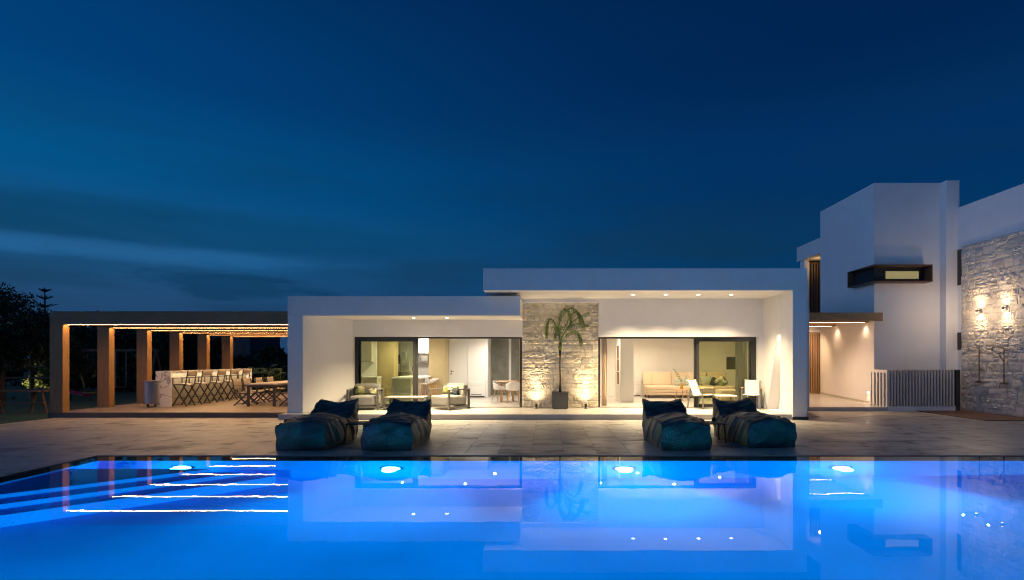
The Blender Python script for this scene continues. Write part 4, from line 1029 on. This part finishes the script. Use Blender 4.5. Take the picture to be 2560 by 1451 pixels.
# corner box window
bY0, bX0 = F/74, 11.08; bz0, bz1 = Z_(705, F/74), Z_(661.6, F/74); bxr = X_(2332, F/74); byl = F/68; t_ = .035
bxw = MB()
bxw.prism([(bX0, byl), (bX0, bY0), (bxr, bY0), (bxr, YM-.001), (XW-.001, YM-.001), (XW-.001, byl)], bz1-t_, bz1)
bxw.prism([(bX0, byl), (bX0, bY0), (bxr, bY0), (bxr, YM-.001), (XW-.001, YM-.001), (XW-.001, byl)], bz0, bz0+t_)
bxw.box(bxr-t_, bxr-.001, bY0+.001, YM-.002, bz0+t_, bz1-t_); bxw.box(bX0+.001, XW-.002, byl-t_, byl-.001, bz0+t_, bz1-t_)
bo = mp_(bxw, 'box_window', M['corten'], fixn=True)
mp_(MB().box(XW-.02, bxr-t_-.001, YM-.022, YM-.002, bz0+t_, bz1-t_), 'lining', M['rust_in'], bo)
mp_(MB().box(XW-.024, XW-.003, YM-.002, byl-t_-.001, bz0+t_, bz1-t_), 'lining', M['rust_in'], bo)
mp_(MB().box(X_(2213, YM), X_(2295, YM), YM-.04, YM-.023, Z_(698, YM), Z_(679, YM)), 'pane', emis('lit_window', (.55, .44, .18), .42), bo)
# stone wing
XS = 13.90
sp2 = mp_(MB().box(XS+.075, 13.999, 11.1, 19.1, .002, 5.49), 'stone_cladding', M['mortar'])
sms2 = [b.mesh('stone', M['stone2']) for b in stone_meshes(7)]
rg = random.Random(18); cnt = 0; stuff = MB()
lst = lay_stones(-19.1, -11.1, .004, 5.485, 15, (.17, .32))
lst.sort(key=lambda q: q[0])          # far end of the wall (in view) first
src = stone_meshes(9)
for k, (u0, u1, z0, z1) in enumerate(lst):
    dp = rg.uniform(.03, .055)
    if k < 300:
        o = bpy.data.objects.new('stone', sms2[rg.randrange(len(sms2))]); COL.objects.link(o); o.parent = sp2
        o.location = (XS+.08-XW, -(u0+u1)/2-YM, (z0+z1)/2); o.rotation_euler = (0, 0, -PI/2)
        o.scale = ((u1-u0-.004)*rg.choice((-1, 1)), dp, (z1-z0-.004))
    else:
        b = src[rg.randrange(len(src))]
        stuff.add([(XS+.08+y*dp, -(u0+u1)/2-x*(u1-u0-.004), (z0+z1)/2+z*(z1-z0-.004)) for x, y, z in b.v], b.f)
mp_(stuff, 'far_stones', M['stone2'], sp2, kind='stuff', fixn=True)
for ya_, yb_ in ((625, 714), (832, 875)):
    yy = 19.3; mp_(MB().box(13.985, 13.9995, 19.12, 19.42, Z_(yb_, yy), Z_(ya_, yy)), 'slit_window', M['darkframe'])
# two wall lamps on the stone
def wall_lamp(y, label):
    t = thing('wall_lamp', label, 'wall lamp', (XS-.10, y, 3.26), 0, 'up and down lamps on the stone wing')
    MB().lathe([(.032, -.05), (.036, -.046), (.036, .046), (.032, .05)], 20).build('cylinder', M['black'], t)
    MB().box(.03, .10, -.012, .012, -.012, .012).build('bracket', M['black'], t)
    for s_ in (-1, 1):
        o = MB().lathe([(.03, 0), (.001, .001)], 16, cap=False).build('lens', M['wallens'], t); o.location = (0, 0, .052*s_)
        lamp('wall_lamp_bulb', 'SPOT', (-.0, 0, .055*s_), 42 if s_ > 0 else 48, (1, .72, .42), t, aim=(.45, 0, s_), size=.02, angle=112, blend=1.0)
    lamp('wall_lamp_spill', 'POINT', (-.42, 0, .0), 27, (1, .72, .46), t, size=.02)
wall_lamp(XS*F/(2449-XV), 'cylindrical wall lamp nearer the slat fence on the stone')
wall_lamp(XS*F/(2514-XV), 'cylindrical wall lamp nearer the frame edge on the stone')
def shower(y, label, hand):
    t = thing('outdoor_shower', label, 'shower', (XS-.06, y, 0), 0, 'chrome showers on the stone wing')
    z0, z1 = .98, 2.07
    MB().tube([(0, 0, z0), (0, 0, z1-.06), (-.02, 0, z1-.015), (-.06, 0, z1), (-.34, 0, z1), (-.36, 0, z1-.02), (-.36, 0, z1-.10)], .017, 10).build('riser_pipe', M['showermetal'], t, smooth=True)
    MB().lathe([(.015, .03), (.03, .02), (.11, .012), (.11, 0), (.001, 0)], 24, (-.36, 0, z1-.13)).build('rain_head', M['showermetal'], t)
    MB().bar((0, -.14, z0), (0, .14, z0), .05, .05).build('mixer', M['showermetal'], t, bevel=.01)
    MB().bar((.0, 0, z1-.10), (.09, 0, z1-.10), .03, .03).build('wall_bracket', M['showermetal'], t)
    MB().tube([(-.05, 0, z0), (-.13, 0, z0-.01), (-.14, 0, z0-.16)], .012, 8).build('spout', M['showermetal'], t, smooth=True)
    if hand: MB().tube([(-.02, 0, z1-.42), (-.10, 0, z1-.30), (-.16, 0, z1-.18)], [.012, .016, .035], 10).build('hand_shower', M['showermetal'], t, smooth=True)
    else: MB().tube([(-.0, 0, z1-.26), (-.20, 0, z1-.26)], [.010, .016], 8).build('hand_shower', M['showermetal'], t, smooth=True)
shower(13.85*F/(2449-XV), 'chrome outdoor shower nearer the slat fence', False)
shower(13.85*F/(2511-XV), 'chrome outdoor shower with raised hand spray nearer the frame edge', True)
# shower deck of planks
sd = thing('shower_deck', 'dark timber plank shower deck at the foot of stone wall', 'deck', (12.15, 15.66, .0))
for i in range(12):
    MB().box(.146*i, .146*i+.14, 0, 3.0, .002, .022).build('plank', M['deckwood'], sd)
# slat fence
fY = 18.65; fx0, fx1 = X_(2221, fY), X_(2390, fY)
fe = thing('slat_fence', 'pale vertical slat fence hiding the house corner', 'fence', (fx0, fY, 0))
MB().box(-.0, fx1-fx0, .02, .22, 0, .165).build('plinth', M['render'], fe)
nsl = 22
for i in range(nsl):
    x = .02+(fx1-fx0-.1)*i/(nsl-1)
    MB().box(x-.027, x+.027, 0.0, .11, .166, Z_(925, fY)-.002).build('slat', M['fencegrey'], fe)
MB().box(0, fx1-fx0, .131, .16, Z_(925, fY)-.14, Z_(925, fY)-.06).build('top_rail', M['fencegrey'], fe)
MB().box(0, fx1-fx0, .131, .16, .22, .28).build('bottom_rail', M['fencegrey'], fe)
MB().box(.0, fx1-fx0, .30, .33, .0, Z_(925, fY)-.03).build('gap_darkener', M['fenceback'], fe)  # dark sheet added so the gaps between the slats look dark
MB().box(fx1-fx0, fx1-fx0+.14, 0, .2, 0, Z_(925, fY)).build('end_post', M['darkframe'], fe)
for i in range(6):
    y = .0+(YM-fY-.08)*i/5
    MB().box(-.05, -.012, y, y+.07, .13, Z_(925, fY)-.1).build('side_slat', M['render'], fe)
MB().box(-.05, -.012, 0, YM-fY-.01, Z_(925, fY)-.099, Z_(925, fY)).build('side_rail', M['render'], fe)

# ------------------------------------------------------------------ loungers
def lounger(label, cx, y0, rz, seed, tip=0.0):
    """bean bag lounger, foot end towards the pool (-y); origin at the middle of the foot edge"""
    t = thing('bean_bag_lounger', label, 'lounger', (cx, y0, 0), rz, 'palm print bean bag loungers by the pool')
    rg_ = random.Random(seed); Lg = 1.84; W = .91
    prof = [(.00, .47), (.10, .50), (.35, .535), (.65, .545), (.95, .51), (1.18, .475), (1.30, .50), (1.42, .585), (1.56, .70), (1.70, .785), (1.80, .80)]
    ys = np.array([p[0] for p in prof]); zs_ = np.array([p[1] for p in prof])
    nl, nr = 130, 110
    b = MB(); uv = []
    # length stations; each cross section a rounded box: v runs bottom-left -> up -> over -> down the right
    for i in range(nl+1):
        s_ = i/nl; y = s_*Lg
        zt = float(np.interp(y, ys*Lg/1.80, zs_))
        bx_ = 1-.10*max(0, (s_-.70)/.3)**2
        for j in range(nr+1):
            q = j/nr; per = zt*.9+W+zt*.9; d = q*per
            bul = .055*math.sin(PI*min(max(s_, 0), 1))**.7
            if d < zt*.9: x, z = -W/2, d/.9; n_ = 0; k = z/zt
            elif d > zt*.9+W: x, z = W/2, (per-d)/.9; n_ = 1; k = z/zt
            else: x, z = -W/2+(d-zt*.9), zt; n_ = 2; k = 1
            wob = .012*math.sin(9*s_+seed)+.008*math.sin(23*s_+2*seed+5*q)
            if n_ < 2:
                x += (1 if n_ else -1)*(bul*math.sin(PI*k)+.015*math.sin(PI*k)*math.sin(14*s_+seed)); x *= (1 if k < .92 else 1)
                x *= 1-.03*(k > .98)
                yy = y
                if s_ > .72: yy = y-(1-k)*.10*((s_-.72)/.28)
            else:
                u = x/(W/2); z += .105*(1-u**2)*(1 if s_ < .60 else max(.2, 1-(s_-.60)/.16))-.045*(1-s_)*(s_ < .68)+wob*(1-abs(u))
                if s_ > .74: z -= .050*(1-u**2)*((s_-.74)/.26)-.040*abs(u)**4*((s_-.74)/.26)
                yy = y
            if s_ < .04: z *= 1
            b.v.append((x*bx_*(1+.03*rg_.uniform(-.1, .1)), yy+tip*x*.15, max(z, .004))); uv.append((x+n_*.6, y+z*(.6 if n_ < 2 else 0)))
    for i in range(nl):
        for j in range(nr):
            a_ = i*(nr+1)+j; b.f.append((a_, a_+1, a_+nr+2, a_+nr+1)); b.mi.append(0)
    # foot face and head face as inset grids
    def cap(i, outy):
        o0 = len(b.v); nn = 60
        top = [b.v[i*(nr+1)+j] for j in range(nr+1)]
        zt = top[nr//2][2]
        for m2 in range(nn+1):
            for l2 in range(nn+1):
                u, v = l2/nn, m2/nn
                # side point at height fraction v, top profile at u
                x = (-1+2*u)*W/2*(1+.05*math.sin(PI*v))*(1 if i == 0 else .90)
                jt = int(round((.5+(u-.5)*W/(W+2*.9*zt))*nr)); zt_u = top[min(max(jt, 0), nr)][2]
                z = max(.004, v*zt_u)
                y = top[min(max(jt, 0), nr)][1]*1.0
                y = (0 if i == 0 else Lg)-(0 if i == 0 else (1-v)*.10)+outy*math.sin(PI*u)*math.sin(PI*min(1, .12+v*.88))+tip*x*.15
                b.v.append((x, y, z)); uv.append((x+.3, -.6+z))
        for m2 in range(nn):
            for l2 in range(nn):
                a_ = o0+m2*(nn+1)+l2
                b.f.append((a_, a_+1, a_+nn+2, a_+nn+1) if i == 0 else (a_+nn+1, a_+nn+2, a_+1, a_)); b.mi.append(0)
    cap(0, -.085); cap(nl, .07)
    for i_, (x, y, z) in enumerate(b.v):      # creases and slack in the cloth
        c_ = .010*math.sin(17*y+9*z+3*math.sin(6*x+seed)+seed)+.007*math.sin(31*y-13*x+22*z+2*seed)
        f_ = min(1, z/.12)
        b.v[i_] = (x*(1+(.022*c_/.01)*f_*(abs(x) > W/2-.06)), y-(c_*.8*f_ if y < .02 else 0), max(.004, z+c_*.8*f_*(z > .3)))
    o = b.build('cover', M['print'], t, smooth=True, fixn=True)
    pal = [((.006, .018, .035), (.020, .075, .060)), ((.012, .030, .055), (.035, .12, .10)), ((.055, .050, .038), (.12, .125, .07)), ((.010, .022, .03), (.05, .10, .20)), ((.07, .058, .045), (.06, .085, .04))]
    uva = np.array(uv); va = np.array(b.v)
    navy, brown = np.array((.020, .030, .038)), np.array((.078, .062, .047))
    mid = np.clip(1-np.abs(va[:, 1]-.85)/.62, 0, 1)**.6*(va[:, 1] > .12)
    mid = np.maximum(mid, ((np.abs(va[:, 0]) > W/2-.03) & (va[:, 1] > .05))*.85)
    basec = navy+(brown-navy)*mid[:, None]
    d1 = leaf_print(uva, seed, (0, 0, 0), [((0, 0, 0), (.065, .12, .10)), ((0, 0, 0), (.085, .155, .12)), ((0, 0, 0), (.06, .09, .13)), ((0, 0, 0), (.018, .06, .045))], 120, .36)
    d2 = leaf_print(uva, seed+50, (0, 0, 0), [((0, 0, 0), (.15, .14, .085)), ((0, 0, 0), (.09, .11, .05)), ((0, 0, 0), (.13, .105, .085)), ((0, 0, 0), (.022, .02, .02)), ((0, 0, 0), (.02, .03, .04))], 120, .36)
    k1 = (d1.sum(1) > .02)[:, None]; k2 = (d2.sum(1) > .02)[:, None]
    bl = np.sin(va[:, 1]*7+va[:, 0]*4+seed)+np.sin(va[:, 1]*11-va[:, 0]*6+2*seed)+np.sin(va[:, 0]*9+va[:, 2]*8+seed*3)
    q1 = np.clip(bl*.6, 0, 1)[:, None]; q2 = np.clip(-bl*.6, 0, 1)[:, None]
    brown = brown*(1-q1)*(1-q2)+np.array((.105, .105, .045))*q1*(1-q2)+np.array((.026, .030, .036))*q2
    navy = navy*(1-q1*.7)+np.array((.018, .055, .060))*q1*.7
    cn = np.where(k1, d1, navy); cb_ = np.where(k2, d2, brown)
    set_cols(o, cn*.68*(1-mid[:, None])+cb_*1.35*mid[:, None])
    # dark piping along the seams
    def seam(pts, nm='piping'):
        MB().tube(pts, .0075, 6).build(nm, M['black'], t, smooth=True)
    v = o.data.vertices
    jl, jr = int(round(float(np.interp(0, [0], [0])))), 0
    def toppt(i, side):
        base = i*(nr+1); zt = float(np.interp(i/nl*Lg, ys*Lg/1.8, zs_)); per = 2*zt*.9+W
        j = int(round((zt*.9 if side < 0 else zt*.9+W)/per*nr)); p = b.v[base+j]; return (p[0], p[1], p[2]+.003)
    for s_ in (-1, 1): seam([toppt(i, s_) for i in range(0, nl+1, 3)]+[toppt(nl, s_)])
    f_l = [b.v[(nr+1)*(nl+1)+m2*61] for m2 in range(0, 61, 4)]; f_r = [b.v[(nr+1)*(nl+1)+m2*61+60] for m2 in range(0, 61, 4)]; f_t = [b.v[(nr+1)*(nl+1)+60*61+l2] for l2 in range(0, 61, 4)]
    seam(f_l); seam(f_r); seam(f_t)
    n0 = (nr+1)*(nl+1)+61*61
    seam([b.v[n0+60*61+l2] for l2 in range(0, 61, 4)])
    return t
lounger('leftmost palm print lounger, left of the small dark table', -4.58, 10.62, R(-2), 3)
lounger('palm print lounger right of the left dark table, second from left', -2.97, 10.60, R(-1.5), 11)
lounger('palm print lounger left of the right dark table, third from left', 2.62, 10.62, R(3), 5)
lounger('rightmost palm print lounger, set slightly askew', 4.36, 10.95, R(7), 8)
def small_table(label, lab2, x0, x1, Yt):
    t = thing('lounger_table', label, 'side table', (X_((x0+x1)/2, Yt), Yt, 0), 0, 'dark tables between the loungers'); W = X_(x1, Yt)-X_(x0, Yt); h = .40
    MB().box(-W/2, W/2, -.25, .25, h-.025, h).build('table_top', M['blacktable'], t, bevel=.004)
    for sx in (-1, 1):
        for sy in (-1, 1): MB().bar((sx*(W/2-.02), sy*.24, 0), (sx*(W/2-.05), sy*.20, h-.026), .03, .03).build('leg', M['blacktable'], t)
    c = thing('ashtray_cup', lab2, 'cup', (X_((x0+x1)/2, Yt)+.12, Yt+.15, h+.001))
    MB().lathe([(.036, 0), (.040, .01), (.040, .075), (.034, .075), (.032, .02), (.001, .02)], 18).build('cup', M['black'], c, smooth=False)
small_table('dark low table between the two left loungers', 'small black cup on the left lounger table', 870, 958, 11.75)
small_table('dark low table between the two right loungers', 'small black cup on the right lounger table', 1742, 1808, 11.80)
# ------------------------------------------------------------------ planting and garden at the left
def leaf_cloud(centres, n, size, seed, aspect=.45):
    rg_ = np.random.RandomState(seed); C = np.array([c[:3] for c in centres]); Rr = np.array([c[3] for c in centres])
    pr = Rr**2/np.sum(Rr**2); idx = rg_.choice(len(C), n, p=pr)
    d = rg_.normal(size=(n, 3)); d /= np.linalg.norm(d, axis=1)[:, None]; rad = rg_.rand(n)**.45
    p = C[idx]+d*(Rr[idx]*rad)[:, None]
    a_ = rg_.normal(size=(n, 3)); a_ /= np.linalg.norm(a_, axis=1)[:, None]
    bb = np.cross(a_, rg_.normal(size=(n, 3))); bb /= np.linalg.norm(bb, axis=1)[:, None]
    s_ = size*(.6+.8*rg_.rand(n))[:, None]
    V = np.stack([p-a_*s_, p+bb*s_*aspect, p+a_*s_, p-bb*s_*aspect], 1).reshape(-1, 3)
    b = MB(); b.v = [tuple(q) for q in V]; b.f = [(4*i, 4*i+1, 4*i+2, 4*i+3) for i in range(n)]; b.mi = [0]*n
    return b
def clumps(c, r, n, cr, seed, flat=.75):
    rg_ = random.Random(seed); out = []
    for i in range(n):
        while True:
            v = Vector((rg_.uniform(-1, 1), rg_.uniform(-1, 1), rg_.uniform(-1, 1)))
            if .35 < v.length < 1: break
        out.append((c[0]+v.x*r[0], c[1]+v.y*r[1], c[2]+v.z*r[2], cr*rg_.uniform(.6, 1.3)))
    return out
def tree(name, label, x, y, h, crown_r, seed, n=2600, m_='leafdark', size=.09, trunk_h=.35, nclump=34, group=None, multi=1, zc=None):
    t = thing(name, label, 'tree', (x, y, -.06), 0, group); rg_ = random.Random(seed)
    cz = zc or h*(trunk_h+(1-trunk_h)/2)
    cl_ = clumps((0, 0, cz), (crown_r, crown_r*.85, (h-h*trunk_h)/2), nclump, crown_r*.30, seed)
    b = MB()
    for q in range(multi):
        lean = Vector((rg_.uniform(-.3, .3)*(multi > 1)*2, rg_.uniform(-.2, .2), 0))
        b.tube([(0, 0, 0), (lean.x*.4, lean.y*.4, cz*.4), (lean.x, lean.y, cz*.8)], [.10+.02*h/3, .08, .05], 8)
        for k in range(6):
            c = cl_[rg_.randrange(len(cl_))]; b.tube([(lean.x*.7, lean.y*.7, cz*.6), ((lean.x+c[0])*.5, (lean.y+c[1])*.5, (cz*.7+c[2])*.5+.1), c[:3]], [.05, .03, .012], 6)
    b.build('trunk', M['trunk'], t, smooth=True)
    leaf_cloud(cl_, n, size, seed).build('crown', M[m_], t)
    return t
tree('olive_tree', 'big dark olive tree at the left edge beside the pergola', X_(2, 21.0), 21.0, 4.2, 1.8, 4, n=16000, m_='leaf', size=.07, trunk_h=.34, nclump=90, multi=2)
tree('olive_tree', 'smaller olive tree showing through the first pergola opening', X_(158, 24.5), 24.5, 2.75, 1.05, 14, n=6000, m_='leaf', size=.07, trunk_h=.34, nclump=40, multi=2)
# Norfolk pine far behind
nY = 47; np_ = thing('norfolk_pine', 'slim tiered pine with flat branch whorls above the trees', 'tree', (X_(112, nY), nY, -.06))
zt_ = Z_(717, nY)
MB().tube([(0, 0, 0), (0, 0, 4), (0, 0, zt_)], [.16, .12, .03], 8).build('trunk', M['trunk'], np_)
for yy, hw in ((727, 12.5), (745, 17), (765, 24), (786, 28), (808, 32), (832, 36)):
    z = Z_(yy, nY); r_ = hw*nY/F
    cen = []
    b = MB()
    for k in range(9):
        a_ = k*2*PI/9+yy
        tip = Vector((r_*math.cos(a_), r_*math.sin(a_), .06+.10*r_))
        b.tube([(0, 0, -.14), tip], [.03, .01], 5)
        for q in range(26):
            t_ = random.Random(k*50+q+yy).uniform(.15, 1); p = Vector((0, 0, -.14)).lerp(tip, t_)
            rr = random.Random(q+k*99); s_ = .09
            o_ = Vector((rr.uniform(-1, 1)*s_, rr.uniform(-1, 1)*s_, rr.uniform(0, .9)*s_)); b.add([p-o_*.2, p+o_+Vector((.03, .03, 0)), p+o_*1.1, p+o_*.5-Vector((.03, 0, .02))], [(0, 1, 2, 3)])
    b.v = [(x, y, z_+z+.06) for x, y, z_ in b.v]
    b.build('branch_whorl', M['leafdark'], np_)
# trees and hedge behind the pergola
labs = ['dark round tree behind the first pergola opening', 'dark tree seen between the second and third pergola posts', 'dark tree behind the grill cabinet', 'dark tree behind the middle pergola posts', 'dark tree left of the neighbouring house', 'dark bushy tree behind the last pergola post', 'dark tree filling the wide pergola opening on the left', 'dark tree filling the wide pergola opening beside the white pillar', 'dark tree hidden mostly by the white pillar']
for i, (x, Y, top, rr) in enumerate(((190, 31, 806, 2.3), (275, 33, 800, 2.5), (345, 32, 808, 2.3), (410, 34, 804, 2.5), (480, 36, 812, 2.4), (575, 33, 896, 1.6), (640, 34, 898, 1.5), (685, 33, 880, 1.5), (740, 34, 886, 1.6))):
    tree('garden_tree', labs[i], X_(x, Y), Y, Z_(top, Y)+.06, rr, 40+i, n=5200, size=.15, trunk_h=.06, nclump=46, group='dark trees behind the pergola')
hg = thing('hedge', 'long dark hedge closing the lawn behind the pergola', 'hedge', (-19, 38, -.06))
cl_ = [(random.Random(i).uniform(-22, 16), random.Random(i+500).uniform(-.5, .5), random.Random(i+900).uniform(.2, 1.3), .45) for i in range(230)]
leaf_cloud(cl_, 9000, .16, 77).build('foliage', M['leafdark'], hg)
# lit bush behind a rail fence
lb = thing('lit_bush', 'yellow-green bush lit from below behind the rail fence', 'bush', (X_(98, 26.5), 26.5, -.06))
leaf_cloud(clumps((0, 0, .95), (.75, .4, .85), 20, .28, 5), 3600, .055, 6).build('foliage', M['hedge'], lb)
lamp('garden_spot', 'SPOT', (.0, -.95, .14), 110, (1, .80, .42), lb, aim=(0, 1, .75), size=.03, angle=70, blend=.6)
MB().lathe([(.05, 0), (.05, .09), (.04, .10)], 14, (0, -1.3, .0)).build('garden_spotlight', M['black'], lb)
fn = thing('rail_fence', 'weathered post and rail fence at the left lawn edge', 'fence', (-27.6, 25.0, -.06))
for i in range(6): MB().tube([(i*1.25, 0, 0), (i*1.25, 0, 1.95)], .085, 10).build('post', M['logwood'], fn)
for z in (.45, .95, 1.45): MB().tube([(-.2, -.09, z), (6.3, -.09, z)], .035, 8).build('rail', M['logwood'], fn)
pc = thing('picnic_table', 'rustic wooden trestle table on the dark lawn at left', 'table', (X_(84, 18.7), 18.7, -.06), R(8))
for i in range(4): MB().box(-1.35, .35, -.36+.18*i, -.20+.18*i, .70, .74).build('board', M['logwood'], pc)
for x in (.15, -1.15):
    for s_ in (-1, 1): MB().bar((x+.24*s_, .0, 0), (x+.08*s_, .0, .70), .05, .07, (0, 1, 0)).build('leg', M['logwood'], pc)
    MB().bar((x-.2, 0, .32), (x+.2, 0, .32), .05, .05).build('brace', M['logwood'], pc)
MB().bar((-1.35, -.1, .33), (.35, -.1, .33), .16, .03).build('shelf', M['logwood'], pc)
sw_ = thing('garden_swing', 'timber swing frame with rope hung seat behind the pergola', 'swing', (X_(315, 28), 28, -.06))
zb = Z_(877, 28)+.06
MB().tube([(-2.6, 0, zb), (1.6, 0, zb)], .06, 8).build('beam', M['logwood'], sw_)
for x in (-2.5, 1.5):
    for s_ in (-1, 1): MB().tube([(x, 0, zb), (x, s_*.7, 0)], .05, 8).build('leg', M['logwood'], sw_)
for x in (-.5, .0): MB().tube([(x, 0, zb), (x, 0, .42)], .012, 6).build('rope', M['sling'], sw_)
MB().box(-.56, .06, -.13, .13, .38, .42).build('seat', M['logwood'], sw_)
ty = thing('garden_toy', 'pink and olive hoop-ended ground hammock on the dark lawn', 'toy', (X_(206, 24), 24, -.06))  # low curved garden toy, exact kind unknown
MB().grid(lambda u, v: (-.7+.95*u, (v-.5)*.5, Z_(977.5, 24)+.06+.0-.16*u**2-.03*math.sin(PI*v)), 12, 4).build('cloth', mat('pink_cloth', (.45, .02, .09), .7), ty).modifiers.new('s', 'SOLIDIFY').thickness = .05
MB().tube([(.36+.30*math.cos(a_), .22*math.sin(a_), Z_(982, 24)+.06) for a_ in np.linspace(0, 2*PI, 25)], .035, 8).build('hoop', mat('olive_tube', (.16, .15, .04), .6), ty)
for x in (-.5, .36): MB().tube([(x, 0, 0), (x, 0, .28)], .03, 8).build('foot', M['black'], ty)
# neighbouring house beyond
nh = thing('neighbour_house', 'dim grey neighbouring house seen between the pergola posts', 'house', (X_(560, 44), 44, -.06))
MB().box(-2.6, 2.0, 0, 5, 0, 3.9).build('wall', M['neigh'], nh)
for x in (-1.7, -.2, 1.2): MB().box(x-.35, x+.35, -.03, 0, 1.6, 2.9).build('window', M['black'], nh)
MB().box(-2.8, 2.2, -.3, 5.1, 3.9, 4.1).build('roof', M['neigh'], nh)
# philodendrons behind the dining table
def philo(label, x, Y, seed, n=9, big=.42):
    t = thing('philodendron', label, 'plant', (x, Y, 0), 0, 'big leaf plants behind the dining table'); rg_ = random.Random(seed)
    for i in range(n):
        a_ = rg_.uniform(0, 2*PI); r_ = rg_.uniform(.15, .55); z = rg_.uniform(.7, 1.35)
        b = MB(); p = (r_*math.cos(a_), r_*math.sin(a_), z)
        b.tube([(0, 0, .05), (p[0]*.4, p[1]*.4, z*.7), p], [.014, .011, .008], 5)
        tip = (p[0]+big*math.cos(a_), p[1]+big*math.sin(a_)*.6, z+rg_.uniform(-.12, .16)); split_leaf(b, p, tip, big*.48, 7)
        b.build('leaf', M['philo'], t)
    MB().lathe([(.05, -.06), (.06, .1), (.03, .2)], 10).build('stem', M['trunk'], t)
philo('split leaf plant behind the dining chairs, nearest the white pillar', X_(700, 26.9), 26.9, 3)
philo('split leaf plant behind the dining chairs, middle of three', X_(668, 26.9), 26.9, 5)
philo('low broad leaf plant at the far end of the bar', X_(622, 27.0), 27.0, 9, 6, .5)
